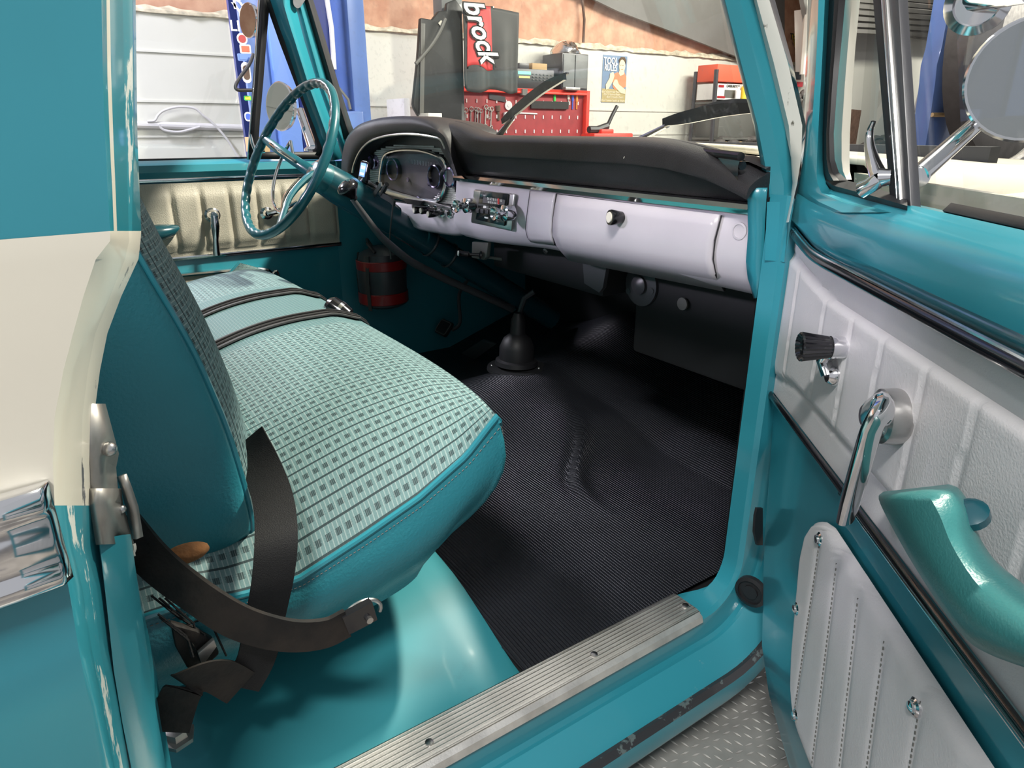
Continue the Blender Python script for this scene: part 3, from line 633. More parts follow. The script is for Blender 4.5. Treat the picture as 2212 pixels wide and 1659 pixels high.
rowsC = [(499, 238, 246, 253, 278, 285, 305), (520, 238, 248, 256, 279, 287, 304), (560, 207, 222, 243, 270, 284, 299), (640, 180, 194, 218, 238, 250, 262), (720, 158, 170, 186, 206, 219, 232), (800, 137, 150, 160, 190, 203, 216), (900, 118, 133, 144, 178, 192, 203), (1000, 114, 128, 141, 176, 190, 201), (1092, 118, 132, 144, 178, 192, 205)]
m = MB(); rows = []
for v, *us in rowsC:
    r = [V(.905, -1.2, P(us[0], v, x=.865).z), V(.89, -.25, P(us[0], v, x=.865).z)]
    r += [P(u, v, x=x) for u, x in zip(us, xs_)]; z = r[-1].z; y = r[-1].y; r += [V(.765, y-.015, z), V(.74, y-.03, z)]; rows.append(r)
for j in range(nC-1):
    m.cur = 1 if j in (5, 6) else (2 if j >= 8 else 0); m.grid([[r[j], r[j+1]] for r in rows])
tag(build('cream_side_band', m, ['cream', 'cream_chipped', 'teal'], T, ang=50), 'cream painted band across the rear pillar')
rowsL = [(1092, 118, 132, 144, 178, 192, 205), (1180, 128, 146, 156, 180, 196, 214), (1270, 148, 166, 178, 200, 214, 226), (1400, 170, 186, 198, 216, 230, 243), (1520, 192, 208, 222, 240, 252, 264), (1659, 213, 236, 248, 266, 276, 288), (1850, 250, 272, 284, 300, 308, 320)]
m = MB(); rows = []
for v, *us in rowsL:
    r = [V(.905, -1.2, P(us[0], v, x=.865).z), V(.89, -.25, P(us[0], v, x=.865).z)]
    r += [P(u, v, x=x) for u, x in zip(us, xs_)]; z = r[-1].z; y = r[-1].y; r += [V(.765, y-.015, z), V(.74, y-.03, z)]; rows.append(r)
for j in range(nC-1):
    m.cur = 1 if j == 4 else 0; m.grid([[r[j], r[j+1]] for r in rows])
build('lower_rear_pillar', m, ['teal', 'teal_chipped'], T, ang=50)
# chrome side trim
m = MB(); zc0 = .537; zc1 = .462
prof = [(p.x, p.z) for p in spline([V(a, 0, b) for a, b in ((0, -.037), (.010, -.036), (.015, -.026), (.011, -.016), (.013, 0), (.011, .016), (.015, .026), (.010, .036), (0, .037))], 4)]
rows = []
for y, xx in ((-1.2, .905), (-.25, .892), (-.06, .872), (-.034, .868), (-.028, .866)): rows.append([V(xx+dx*(1 if y < -.03 else .3), y, .500+dz) for dx, dz in prof])
m.grid(rows, cap0=True, cap1=True); build('side_moulding', m, 'chrome', T, ang=60)
# latch striker
st = MB()
def band(mb, lst, x0, x1, cur=0):
    mb.cur = cur; mb.grid([[P(a, v, x=x0), P(b, v, x=x1)] for v, a, b in lst])
band(st, [(872, 200, 228), (980, 200, 257), (1010, 203, 251), (1060, 205, 255), (1085, 210, 262)], .790, .752)
band(st, [(1055, 212, 262), (1090, 212, 266), (1175, 225, 290)], .795, .745)
band(st, [(1030, 252, 258), (1060, 262, 270), (1100, 272, 284), (1165, 283, 295)], .74, .75)
sk = build('latch_striker', st, 'steel_old', T, solid=.006, ang=30)
m = MB(); m.ball(P(236, 970, x=.775), .006, 12, 8); m.ball(P(262, 1100, x=.752), .004, 10, 8); build('screw', m, 'brushed', sk)
# inner pillar strip beneath latch
m = MB(); rows = []
for v, a, b in ((1165, 214, 279), (1250, 224, 296), (1330, 233, 312), (1450, 246, 338), (1560, 264, 354), (1700, 292, 378), (1850, 320, 402)):
    p = P(a, v, x=.79); q = P(b, v, x=.70); rows.append([p, p.lerp(q, .22)+V(0, .012, 0), p.lerp(q, .40)+V(0, .014, 0), p.lerp(q, .55)+V(0, .002, 0), q, q+V(-.02, -.03, 0)])
m.grid(rows); build('inner_pillar_panel', m, 'teal', T)

# rear wall, roof, far side -----------------------------------------
m = MB(); m.bb((-.80, -.30, -.1), (.84, -.26, .60)); m.bb((-.80, -.30, .60), (-.62, -.26, 1.15)); m.bb((.62, -.30, .60), (.80, -.26, 1.15)); m.bb((-.8, -.30, .98), (.8, -.26, 1.15)); build('rear_cab_wall', m, 'teal', T)
m = MB(); rows = []
for i in range(9):
    y = -.3+i/8*1.0; rows.append([V(x, y+ (.08*(1-(x/.72)**2) if i == 8 else 0), 1.13+.05*(1-(x/.72)**4)+.02*math.sin(math.pi*i/8)) for x in [-.70+1.4*k/12 for k in range(13)]])
m.grid(rows); build('roof', m, 'cream', T, solid=.03)
# rocker / hinge pillar frame -----------------------------------------
prof = [(.715, -.004), (.745, .0), (.775, .0), (.782, -.006), (.786, -.042), (.791, -.048), (.797, -.047), (.83, -.072), (.836, -.079), (.842, -.078), (.849, -.088), (.850, -.118), (.842, -.135), (.826, -.15), (.80, -.155)]
path = [(-.10, 0, 0), (.3, 0, 0), (.6, 0, 0)]; R1 = .075; yc = .782
rows = []
def prow(y, ang):
    r = []
    for x, n in prof:
        if ang is None: r.append(V(x, y, n))
        else:
            a = math.radians(ang); rr = R1-n; r.append(V(max(x, .715+.033*sm(0, 50, ang)), yc+rr*math.sin(a), R1-rr*math.cos(a)))
    return r
for y in (-.25, 0, .3, .6, yc-.02): rows.append(prow(y, None))
for a in range(0, 91, 9): rows.append(prow(0, a))
for z in (.16, .25, .35, .45, .52, .60, .665):
    rows.append([V(max(x, .748), yc+R1-n, z) for x, n in prof])
m = MB()
for j in range(len(prof)-1):
    m.cur = 1 if 8 <= j <= 9 else (2 if j in (6, 7) else 0); m.grid([[r[j], r[j+1]] for r in rows])
build('door_frame', m, ['teal', 'rubber_scuff', 'teal_scuffed'], T, ang=28)
m = MB(); rows = [[V(.716+.0095*j*.9, y, .004+(.0022 if 0 < j < 7 else 0)) for j in range(8)] for y in (-.06, .2, .5, .775)]
m.grid(rows, uv=lambda i, j: (.0095*j, i*.2)); sill = build('sill_plate', m, 'sill_alu', T, solid=.003)
m = MB(); m.prism([V(.7765, -.06, .0075), V(.784, -.06, .004), V(.787, -.06, -.006), V(.782, -.06, -.002)], (0, .83, 0)); build('plate_lip', m, 'alu', sill)
for y in (.285, .565, .765):
    m = MB(); m.lathe([(.006, 0), (.0055, .002), (.002, .003)], (.752, y, .006), Z, 12); build('screw', m, 'brushed', sill)
m = MB(); m.box(V(.82, .937, .17), (.02, .006, .045)); build('wire_slot', m, 'rubber', T, bevel=.003)
m = MB(); m.lathe([(.027, 0), (.027, .008), (.021, .010), (.021, .006), (.012, .006), (.012, .009)], P(1622, 1277, x=.808)+V(0, .004, 0), V(.2, -1, 0), 24); build('rubber_plug', m, 'rubber', T)
m = MB()
for v, a, b in ((1085, 1630, 1642), (1175, 1622, 1640)): pass
m.prism([P(*q, x=.815) for q in ((1636, 1098), (1632, 1115), (1630, 1150), (1636, 1178), (1648, 1178), (1648, 1098))], (-.004, 0, 0)); build('wire_slot', m, 'rubber', T)
# running board --------------------------------------------------------
m = MB(); m.bb((.74, -.6, -.215), (.95, 2.0, -.20)); m.bb((.935, -.6, -.25), (.95, 2.0, -.198))
for i in range(70):
    for j in range(7):
        y = .35+i*.0105*1; x = .80+j*.024+(.012 if i % 2 else 0)
        if i*.0105 > .75: continue
        c = V(x, .36+i*.0125, -.199); d = V(1, .25, 0).normalized() if (i+j) % 2 else V(.25, 1, 0).normalized(); e = V(-d.y, d.x, 0)
        m.add([c-d*.0085, c+e*.0018, c+d*.0085, c-e*.0018, c+V(0, 0, .0022)], [(0, 3, 4), (3, 2, 4), (2, 1, 4), (1, 0, 4)])
mat('tread_plate', (.50, .49, .46), .40, metal=.55, vary=.25, vscale=15)
tag(build('running_board', m, 'tread_plate', T, ang=20), 'bright diamond plate running board')
# floor pan -----------------------------------------------------------
def floorz(x, y):
    hump = .105*math.exp(-((x+.12)/.20)**2)*sm(.55, 1.0, y)
    toe = .35*max(0, y-1.15)**1.0*1.0
    bulge = .045*math.exp(-(((x-.16)/.13)**2+((y-1.10)/.16)**2))
    return hump+toe+bulge
def panz(x, y): return -.003+.050*(1-sm(.50, .74, x))+.022*(1-sm(.35, .6, x))+.006*math.sin(x*9+y*7)*sm(.0, .2, y)*(1-sm(.64, .7, x))
m = MB(); rows = [[V(x, y, panz(x, y)-.002+(-.01 if y > .455 else 0)) for x in [-.74+1.465*k/40 for k in range(41)]] for y in [-.26+.722*i/20 for i in range(21)]]
m.grid(rows); fp = build('floor_pan', m, 'teal_floor', T)
m = MB(); rows = [[V(x, y, floorz(x, y)-.012) for x in [-.74+1.465*k/30 for k in range(31)]] for y in [.44+1.1*i/20 for i in range(21)]]
m.grid(rows); build('front_floor', m, 'dark_shell', T)
m = MB(); m.add([V(.60, .11, .058), V(.66, .12, .056), V(.66, .115, .057), V(.60, .105, .06)], [(0, 1, 2, 3)]);
# firewall, kick panels, dash underside
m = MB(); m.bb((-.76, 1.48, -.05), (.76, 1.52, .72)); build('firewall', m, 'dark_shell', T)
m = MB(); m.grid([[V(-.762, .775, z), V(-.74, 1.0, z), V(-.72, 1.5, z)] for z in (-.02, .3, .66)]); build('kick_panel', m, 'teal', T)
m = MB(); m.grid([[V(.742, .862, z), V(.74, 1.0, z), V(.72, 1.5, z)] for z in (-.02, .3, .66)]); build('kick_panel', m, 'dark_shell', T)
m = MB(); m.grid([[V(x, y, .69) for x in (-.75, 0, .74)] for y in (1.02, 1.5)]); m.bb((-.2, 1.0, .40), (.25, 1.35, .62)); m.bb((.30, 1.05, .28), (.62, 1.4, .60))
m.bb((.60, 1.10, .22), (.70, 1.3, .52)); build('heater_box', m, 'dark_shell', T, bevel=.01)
m = MB(); c = P(1388, 615, y=1.05); m.lathe([(.046, 0), (.046, .006), (.02, .008), (.02, .014), (.008, .02)], c, V(0, -1, 0), 28); m.lathe([(.007, 0), (.007, .008)], P(1362, 628, y=1.05), V(0, -1, 0), 10)
m.lathe([(.007, 0), (.007, .008)], P(1412, 628, y=1.05), V(0, -1, 0), 10); build('blower_motor', m, 'dark_grey', T)
m = MB(); m.lathe([(.013, 0), (.013, .004), (.008, .004)], P(1476, 656, y=1.045), V(0, -1, 0), 20); build('grommet', m, 'grey_plastic', T)
m = MB(); m.prism([P(*q, y=.98) for q in ((1258, 560), (1310, 575), (1302, 622), (1294, 632), (1262, 612))], (0, .01, 0)); build('insulation_flap', m, 'dark_grey', T)

# bonnet ------------------------------------------------------------
m = MB(); rows = []
for i in range(12):
    y = 1.02+i*.13; rows.append([V(x, y, .705+.015*math.sin(3*math.pi*(x+.85)/1.7)*0+.03*(1-(abs(x)/.86)**2)-.06*(i/11)-.0*abs(x)-(.06 if abs(x) > .84 else 0)) for x in [-.86+1.72*k/24 for k in range(25)]])
m.grid(rows); m.grid([[V(s*.86, y, z) for y in (1.0, 2.45)] for z in (.65, .30) for s in (1,)]); build('bonnet', m, 'cream', T, solid=.01)
m = MB(); m.prism([P(1657, 436, y=.853), P(1706, 436, y=.860), P(1694, 566, y=.860), P(1652, 562, y=.853)], (0, .01, 0)); build('cowl_side', m, 'teal', T)
# A pillars -----------------------------------------------------------
rowsA = [(-120, 1520, 1575, 1630, 1642), (0, 1557, 1616, 1662, 1674), (136, 1592, 1650, 1702, 1712), (271, 1628, 1683, 1733, 1741), (340, 1641, 1697, 1731, 1735), (396, 1651, 1710, 1722, 1726), (440, 1656, 1708, 1712, 1716), (480, 1657, 1700, 1704, 1708)]
m = MB()
R4 = []
for v, a, b, c, d in rowsA:
    t = sm(480, -120, v) if False else (480-v)/600
    xo = -.075*t
    A = P(a, v, x=.735+xo); B = P(b, v, x=.765+xo); Cc = P(c, v, x=.80+xo); Dd = P(d, v, x=.805+xo)
    R4.append([A+V(-.02, .03, 0), A, A.lerp(B, .25)+V(.002, -.008, 0), A.lerp(B, .8)+V(.002, -.008, 0), B, B+V(.004, .006, 0), B.lerp(Cc, .5)+V(0, -.004, 0), Cc, Dd, Dd+V(-.01, .01, 0)])
for j in range(9):
    m.cur = 0 if j < 5 else (1 if j < 7 else 2 if j == 7 else 3); m.grid([[r[j], r[j+1]] for r in R4])
tag(build('windscreen_pillar', m, ['teal', 'cream_rusty', 'chrome', 'rubber'], T, ang=40), 'teal and worn white windscreen pillar beside the open door')
# dash end plate and hinge pillar top
m = MB(); m.grid([[P(a, v, x=.722), P(b, v, x=.745)] for v, a, b in ((405, 1612, 1658), (430, 1616, 1656), (500, 1618, 1653), (564, 1614, 1650), (600, 1620, 1645), (643, 1633, 1638))])
build('dash_end_plate', m, 'teal', T, solid=.004)
# far pillar set
def strip(name, lst, x0, x1, mt, par=T, th=.01, bulge=.0, lab=None):
    mb = MB(); mb.grid([[P(a, v, x=x0), P((a+b)/2, v, x=(x0+x1)/2+bulge), P(b, v, x=x1)] for v, a, b in lst]); o = build(name, mb, mt, par, solid=th)
    if lab: o['label'] = lab
    return o
strip('windscreen_pillar', [(-120, 600, 635), (0, 631, 661), (90, 654, 686), (181, 679, 712), (271, 712, 745), (340, 738, 768)], -.765, -.745, 'teal', bulge=.012)
strip('windscreen_seal', [(-120, 632, 655), (0, 660, 672), (90, 685, 700), (181, 711, 727), (271, 738, 756), (300, 744, 768)], -.742, -.735, 'rubber', bulge=.006)
strip('pillar_gap', [(-120, 585, 602), (0, 622, 633), (90, 645, 656), (181, 672, 682), (271, 705, 714), (340, 730, 740)], -.78, -.775, 'rubber')

# driver door ----------------------------------------------------------
dd = thing('driver_door', (0, 0, 0), None, None)
dd.parent = T; dd.location = -T.location
def dpart(name, mb, mt, **k):
    o = build(name, mb, mt, None, **k); me = o.data; me.transform(Matrix.Translation(o.location)); o.location = (0, 0, 0); o.parent = dd; return o
XD = -.76
m = MB(); a = P(300, 348, x=XD); zs = a.z
def sect(y): return [V(XD-.06, y, zs-.012), V(XD-.05, y, zs), V(XD-.012, y, zs-.001), V(XD+.010, y, zs-.012), V(XD+.016, y, zs-.030), V(XD+.004, y, zs-.048), V(XD, y, zs-.056)]
m.grid([sect(y) for y in (-.25, .0, .4, .785)]); dpart('door_sill', m, 'teal')
m = MB(); m.bb((XD-.05, -.25, zs-.003), (XD-.03, .55, zs+.004)); dpart('window_weatherstrip', m, 'rubber')
ztop = P(500, 388, x=XD).z; zbot = P(500, 548, x=XD).z; print('door z', zs, ztop, zbot)
m = MB()
m.bb((XD-.04, -.25, -.05), (XD-.004, .785, zbot)); m.bb((XD-.04, -.25, zbot), (XD-.01, .785, zs-.05)); dpart('door_shell', m, 'teal', bevel=.003)
# quilted panel
plt = [P(u, 460, x=XD).y for u in (300, 373, 436, 497, 556, 610, 665, 725)]
m = MB(); rows = []
for i in range(15):
    z = zbot+.004+(ztop-.004-zbot-.004)*i/14; r = []
    for j in range(180):
        y = -.20+.98*j/179; q = (ztop-zbot); tz = (z-zbot)/q
        e = sm(.10, .18, tz)*sm(.10, .18, 1-tz); dmin = min(abs(y-p) for p in plt+[plt[0]-.085*k for k in range(1, 6)])
        r.append(V(XD+.003+e*(.004+.010*sm(0, .012, dmin)), y, z))
    rows.append(r)
m.grid(rows); dpart('quilted_panel', m, 'beige_vinyl', ang=60)
m = MB(); m.bb((XD, -.2, zbot-.006), (XD+.006, .785, zbot+.006)); m.bb((XD, -.2, ztop), (XD+.006, .785, ztop+.010)); dpart('chrome_strip', m, 'chrome', bevel=.002)
def crank(par_fn, c, arm_end, r=.022):
    mm = MB(); mm.lathe([(r, 0), (r, .008), (r*.75, .012), (r*.75, .016), (r*.55, .03), (r*.4, .034)], c, X, 24); par_fn('crank_hub', mm, 'chrome')
    mm = MB(); c2 = c+V(.03, 0, 0); mm.tube([c2, c2.lerp(arm_end, .25)+V(.004, 0, 0), c2.lerp(arm_end, .6), arm_end], [.010, .012, .008, .010], 12, flat=.6); par_fn('crank_arm', mm, 'chrome')
crank(dpart, P(458, 464, x=XD+.008), P(468, 552, x=XD+.04))
m = MB(); c = P(575, 460, x=XD+.008); m.lathe([(.020, 0), (.020, .008), (.012, .012), (.008, .02)], c, X, 24); m.tube([c+V(.018, 0, 0), c+V(.03, .04, .01), c+V(.03, .085, .03)], [.008, .009, .006], 10); dpart('door_handle', m, 'chrome')
# arm rest
m = MB(); a0 = P(300, 505, x=XD+.03).y
rows = []
for y, w, hh, dz in ((-.15, .05, .028, 0), (a0, .055, .028, 0), (a0+.05, .055, .027, .002), (a0+.085, .045, .018, .006), (a0+.100, .030, .008, .010)):
    zc = P(330, 503, x=XD+.05).z+dz; rows.append([V(XD+.01+w*(.5+.5*math.cos(t)), y, zc-.004+hh*(math.sin(t) if math.sin(t) > 0 else math.sin(t)*1.1)*.8) for t in [2*math.pi*k/14 for k in range(14)]])
m.grid(rows, closeU=True, cap0=True, cap1=True); dpart('armrest', m, 'teal_plastic')
# kick trim at bottom of far door
zk = P(500, 590, x=XD).z
m = MB(); pth = [V(XD+.006, -.1, zk+.012), V(XD+.006, .35, zk+.010), V(XD+.006, .52, zk+.004), V(XD+.006, .555, zk-.012), V(XD+.006, .575, zk-.04), V(XD+.006, .58, -.02)]
m.tube(spline(pth, 5), .009, 8, flat=.7); dpart('scuff_plate_rim', m, 'chrome')
m = MB(); m.prism([V(XD+.001, -.1, -.02), V(XD+.001, -.1, zk+.008), V(XD+.001, .50, zk+.002), V(XD+.001, .565, zk-.04), V(XD+.001, .572, -.02)], (.004, 0, 0)); dpart('scuff_plate', m, 'beige_vinyl')
# vent window frame
def dstrip(name, lst, x0, x1, mt, th=.008, bulge=0):
    mb = MB(); mb.grid([[P(a, v, x=x0), P((a+b)/2, v, x=(x0+x1)/2+bulge), P(b, v, x=x1)] for v, a, b in lst]); return dpart(name, mb, mt, solid=th)
dstrip('vent_post', [(-60, 565, 583), (0, 560, 579), (90, 555, 571), (180, 548, 564), (260, 543, 557), (345, 536, 552)], XD, XD, 'rubber', bulge=.006)
dstrip('vent_post_edge', [(-60, 562, 565.5), (0, 557, 560.5), (180, 546, 548.5), (345, 533, 536)], XD+.002, XD+.002, 'chrome')
dstrip('vent_seal', [(-60, 540, 640), (0, 562, 592), (20, 579, 606), (90, 604, 626), (181, 639, 655), (250, 664, 680), (300, 680, 697), (318, 681, 705), (335, 672, 712)], XD, XD, 'rubber', bulge=.006)
dstrip('vent_seal', [(-2, 556, 600), (14, 573, 600)], XD, XD, 'rubber')
m = MB(); m.grid([[P(u, v, x=XD) for u in (536, 590, 640, 690, 708)] for v in (328, 344)]); dpart('vent_seal', m, 'rubber', solid=.01)
dstrip('window_frame_front', [(-60, 580, 606), (0, 591, 624), (60, 612, 639), (90, 625, 646), (181, 655, 674), (271, 688, 706), (345, 712, 730)], XD+.002, XD+.006, 'teal', bulge=.012, th=.02)
m = MB(); a = P(541, 290, x=XD+.02); m.tube([a, P(545, 310, x=XD+.02), P(552, 328, x=XD+.02), P(572, 326, x=XD+.025)], [.003, .005, .007, .006], 10); dpart('vent_latch', m, 'chrome')
m = MB(); m.add([P(552, 0, x=XD-.01), P(540, 335, x=XD-.01), P(700, 335, x=XD-.01), P(600, -20, x=XD-.01)], [(0, 1, 2, 3)]); dpart('vent_glass', m, 'glass')
m = MB(); m.bb((XD-.03, -.25, zs), (XD-.028, .53, 1.1)); dpart('window_glass', m, 'glass')
m = MB(); m.bb((XD-.02, -.25, 1.09), (XD+.01, .72, 1.12)); m.bb((XD-.03, -.25, zs), (XD+.01, -.20, 1.1)); dpart('window_frame', m, 'teal')
m = MB(); m.prism(spline([P(*q, x=XD+.03) for q in ((632, -10), (632, 8), (638, 17), (646, 17), (655, 5), (664, -10))], 4), (.006, 0, 0)); build('visor_bracket', m, 'brushed', T)
# outside mirrors driver side
def round_mirror(name, c, axis, r, par, th=.012):
    mm = MB(); mm.lathe([(r*.6, -th*2), (r*.95, -th), (r, 0), (r*.97, .003), (r*.93, .003)], c, axis, 40); o = build(name, mm, 'chrome', par)
    mm = MB(); mm.lathe([(r*.93, .001), (r*.93, .0035)], c, axis, 40); build('mirror_glass', mm, 'mirror', o); return o
ax_ = V(.9, -.42, .12).normalized()
round_mirror('outside_mirror', P(605, 230, x=-.98), V(.31, -.95, .05), .074, T)
round_mirror('outside_mirror', P(537, 44, x=-1.0), V(.26, -.96, .05), .049, T)
m = MB(); m.tube([P(648, 238, x=-.97), P(660, 275, x=-.93), P(676, 322, x=-.86)], [.013, .014, .016], 14); m.tube([P(612, 262, x=-.98), P(648, 238, x=-.97)], .006, 8); m.lathe([(.024, 0), (.024, .006), (.014, .014)], P(674, 326, x=-.855), Z, 20)
build('mirror_arm', m, 'chrome', T)

# windshield -----------------------------------------------------------
def ws(x, t):   # t 0 base, 1 top
    k = (x/.73)
    return V(x*(1-.10*t), (1.0-.175*k*k)*(1-t)+(.90-.17*k*k)*t, (.728-.010*k*k)*(1-t)+1.12*t)
m = MB(); m.grid([[ws(-.72+1.44*i/30, j/8) for i in range(31)] for j in range(9)]); build('windscreen', m, 'windshield_glass', T)
m = MB(); m.tube([ws(-.71+1.42*i/40, -.01)+V(0, -.004, 0) for i in range(41)], .006, 10); m.tube([ws(-.71+1.42*i/40, -.04)+V(0, -.004, 0) for i in range(41)], .006, 10); build('windscreen_seal', m, 'gloss_black', T)
m = MB(); m.grid([[ws(-.71+1.42*i/40, 0)+V(0, dy, dz) for i in range(41)] for dy, dz in ((0, 0), (-.006, -.016), (-.002, -.05))]); build('windscreen_trim', m, 'gloss_black', T)
m = MB(); m.grid([[ws(-.70+1.40*i/30, 0)+V(0, dy, dz) for i in range(31)] for dy, dz in ((.02, -.012), (.10, -.01), (.16, -.02))]); build('cowl', m, 'cream', T)
# wipers
for k, (pts, arm) in enumerate((((1093, 256), (1130, 228), (1170, 198), (1216, 168)), ((1094, 254), (1082, 283))), ) if False else enumerate(((((1086, 263), (1112, 240), (1165, 197), (1220, 166)), ((1106, 258), (1078, 292))), (((1434, 264), (1480, 254), (1560, 238), (1650, 232)), ((1440, 272), (1374, 306))))):
    yy = (.985, .95)[k]
    wp = [P(*q, y=yy+.01) for q in pts]; 
    m = MB(); sp2 = spline(wp, 6); m.ribbon(sp2, V(-.3, 0, 1) if k == 0 else Z, [.012+.010*math.sin(math.pi*i/(len(sp2)-1)) for i in range(len(sp2))], .008)
    wb = build('wiper_blade', m, 'gloss_black', T)
    m = MB(); sp3 = spline([p+V(0, .008, .008) for p in wp[1:]], 6); m.ribbon(sp3, V(-.3, 0, 1) if k == 0 else Z, [.004+.012*math.sin(math.pi*i/(len(sp3)-1)) for i in range(len(sp3))], .006); build('blade_carrier', m, 'dark_grey', wb)
    m = MB(); m.tube([P(*arm[0], y=yy+.01), P(*arm[1], y=yy+.02)], [.007, .010], 8, flat=.6); m.tube([p+V(.008, 0, .004) for p in (P(*arm[0], y=yy+.01), P(*arm[1], y=yy+.02))], .003, 6); build('wiper_arm', m, 'brushed', T)

# dash --------------------------------------------------------------
DP0 = V(-.15, .87, .65); DN = V(.118, -.993, 0).normalized(); DU = V(.993, .118, 0).normalized()
def dsh(u, v, off=0): return PP(u, v, DP0+DN*off, DN)
prof = [(1.0, .650), (.90, .650), (.872, .646), (.866, .636), (.862, .60), (.863, .57), (.870, .540), (.885, .520), (.905, .508), (.93, .503), (.95, .52)]
m = MB(); rows = []
for x in [-.15+.872*i/30 for i in range(31)]:
    q_ = 1-sm(-.08, .22, x); rows.append([V(x, y-.016*q_*(1 if z < .56 and i_ > 3 else 0), z-.012*q_*(1 if z < .53 and i_ > 3 else 0)) for i_, (y, z) in enumerate(prof)])
m.grid(rows)
dash = build('dashboard', m, 'dash_white', T, ang=50)
prof2 = [(.90, .560), (.868, .560), (.862, .55), (.862, .525), (.868, .505), (.885, .495), (.92, .500)]
m = MB(); rows = []
for i in range(25):
    x = -.52+.40*i/24; dy = (x+.14)*.118; dz = -.004*math.sin(math.pi*i/24)+.014*(1-sm(-.46, -.36, x))+.008*sm(-.2, -.12, x)
    rows.append([V(x, y+dy, z+(dz if z < .53 else 0)) for y, z in prof2])
m.grid(rows, cap0=False); build('lower_cluster_panel', m, 'dash_white', dash, ang=50)
m = MB(); rows = [[V(x, y, z) for y, z in ((.868, .650), (.856, .648), (.853, .641), (.856, .634), (.866, .632))] for x in [-.145+.86*i/20 for i in range(21)]]
rows.append([V(.722, y+.01, z-.012) for y, z in ((.868, .650), (.856, .648), (.853, .641), (.856, .634), (.866, .632))]); rows.append([V(.726, y+.01, z-.035) for y, z in ((.868, .650), (.862, .648), (.861, .641), (.862, .634), (.866, .632))])
m.grid(rows); tag(build('chrome_strip', m, 'chrome', dash), None)
# dash pad
def padsec(x):
    k = max(0, (x-.45)/.27); e = k**2
    drop = .046*e; yb = 1.0-.175*(x/.73)**2-.02
    lft = 1-sm(-.14, .02, x)
    top = .738+.030*lft-drop
    fy = .852-.030*e
    yb = max(yb, fy+.075)
    pts = [(yb, .690-drop*.3), (yb-.005, min(.712, top+.3*drop)), ((yb+fy)/2, top-.004+.3*drop), (fy+.05, top+.15*drop), (fy+.022, top-.003), (fy+.006, top-.014), (fy+.004*e, top-.03-.01*(1-e)), (max(fy+.002, .852)*1.0-.012*e, .69-.35*drop), (.860, .662), (.870, .651)]
    return [V(x-.075*min(max((b-.65)/.085, 0), 1)*(1-sm(-.15, .12, x)), a, b) for a, b in pts]
m = MB(); m.grid([spline(padsec(-.15+.885*i/40), 4) for i in range(41)], cap0=False, cap1=True)
# instrument hood
lipO = [(744, 412), (741, 380), (740, 345), (745, 308), (757, 286), (778, 268), (815, 256), (860, 251), (905, 253), (934, 262), (955, 277), (968, 298), (980, 338), (990, 380)]
lipI = [(762, 408), (762, 385), (765, 360), (775, 334), (788, 316), (806, 303), (835, 294), (870, 290), (905, 291), (938, 296), (953, 301), (961, 315), (972, 345), (986, 378)]
mid_ = [(752, 410), (749, 382), (749, 352), (757, 320), (770, 300), (790, 284), (823, 274), (864, 269), (905, 271), (936, 279), (955, 290), (965, 307), (976, 342), (988, 380)]
def arch(lst, off, n=4): return spline([dsh(u, v, off) for u, v in lst], n)
lo = arch(lipO, .030); li = arch(lipI, .045); md = arch(mid_, .052)
back = [p+V(0, .16, -.010) for p in arch(lipO, .02)]; back2 = [p+V(0, .07, -.0) for p in arch(lipO, .02)]
inn = [p+V(0, .05, -.004) for p in arch(lipI, .03)]
mo = [(a+b)/2-DN*-.010 for a, b in zip(lo, md)]; mi = [(a+b)/2+DN*.006 for a, b in zip(li, md)]
m.grid([back, back2, lo, mo, md, mi, li, inn]); build('dash_pad', m, 'black_vinyl', dash, ang=70)
m = MB(); m.tube([p+DN*.002 for p in li[6:46]], .0034, 8); build('hood_lip_highlight', m, 'brushed', dash)  # bright metal edge imitates sunlight on the hood's inner lip
# instrument cluster
IC = thing('instrument_cluster', (0, 0, 0), None, None); IC.parent = T; IC.location = -T.location
def ipart(name, mb, mt, **k):
    o = build(name, mb, mt, None, **k); o.data.transform(Matrix.Translation(o.location)); o.location = (0, 0, 0); o.parent = IC; return o
m = MB(); fc = [dsh(*q, -.012) for q in ((756, 420), (760, 340), (790, 300), (850, 290), (950, 292), (998, 385), (988, 470), (860, 430))]
m.prism(fc, DN*-.02); ipart('face_plate', m, 'gauge_black')
# engine-turned side plates: small raised pyramids
m = MB()
def insidepoly(p, poly):
    c = False; n = len(poly)
    for i in range(n):
        a, b = poly[i], poly[(i+1) % n]
        if (a[1] > p[1]) != (b[1] > p[1]) and p[0] < (b[0]-a[0])*(p[1]-a[1])/(b[1]-a[1])+a[0]: c = not c
    return c
polyA = [(798, 345), (812, 326), (840, 315), (880, 311), (930, 314), (968, 326), (978, 372), (985, 440), (960, 438), (972, 380), (958, 335), (930, 325), (870, 322), (835, 328), (825, 345), (820, 392), (800, 398)]
polyB = [(950, 412), (988, 418), (983, 446), (935, 434)]
for i in range(110):
    for j in range(36):
        c = DP0+DU*(-.02-.0052*i)+Z*(.075-.0052*j)+DN*-.010
        dlt = c-CAM; dep = dlt.dot(FW); px = (1106+F_*dlt.dot(R_)/dep, 829.5-F_*dlt.dot(UP)/dep)
        if insidepoly(px, polyA) or insidepoly(px, polyB):
            s = .0024; m.add([c-DU*s-Z*s, c+DU*s-Z*s, c+DU*s+Z*s, c-DU*s+Z*s, c+DN*.0022], [(0, 1, 4), (1, 2, 4), (2, 3, 4), (3, 0, 4)])
ipart('textured_plate', m, 'alu', smooth=False)
bz = spline([dsh(*q, 0) for q in ((824, 362), (832, 335), (860, 325), (905, 325), (945, 337), (962, 352), (964, 385), (955, 422), (940, 434), (900, 428), (850, 413), (828, 404), (821, 392))], 4, closed=True)
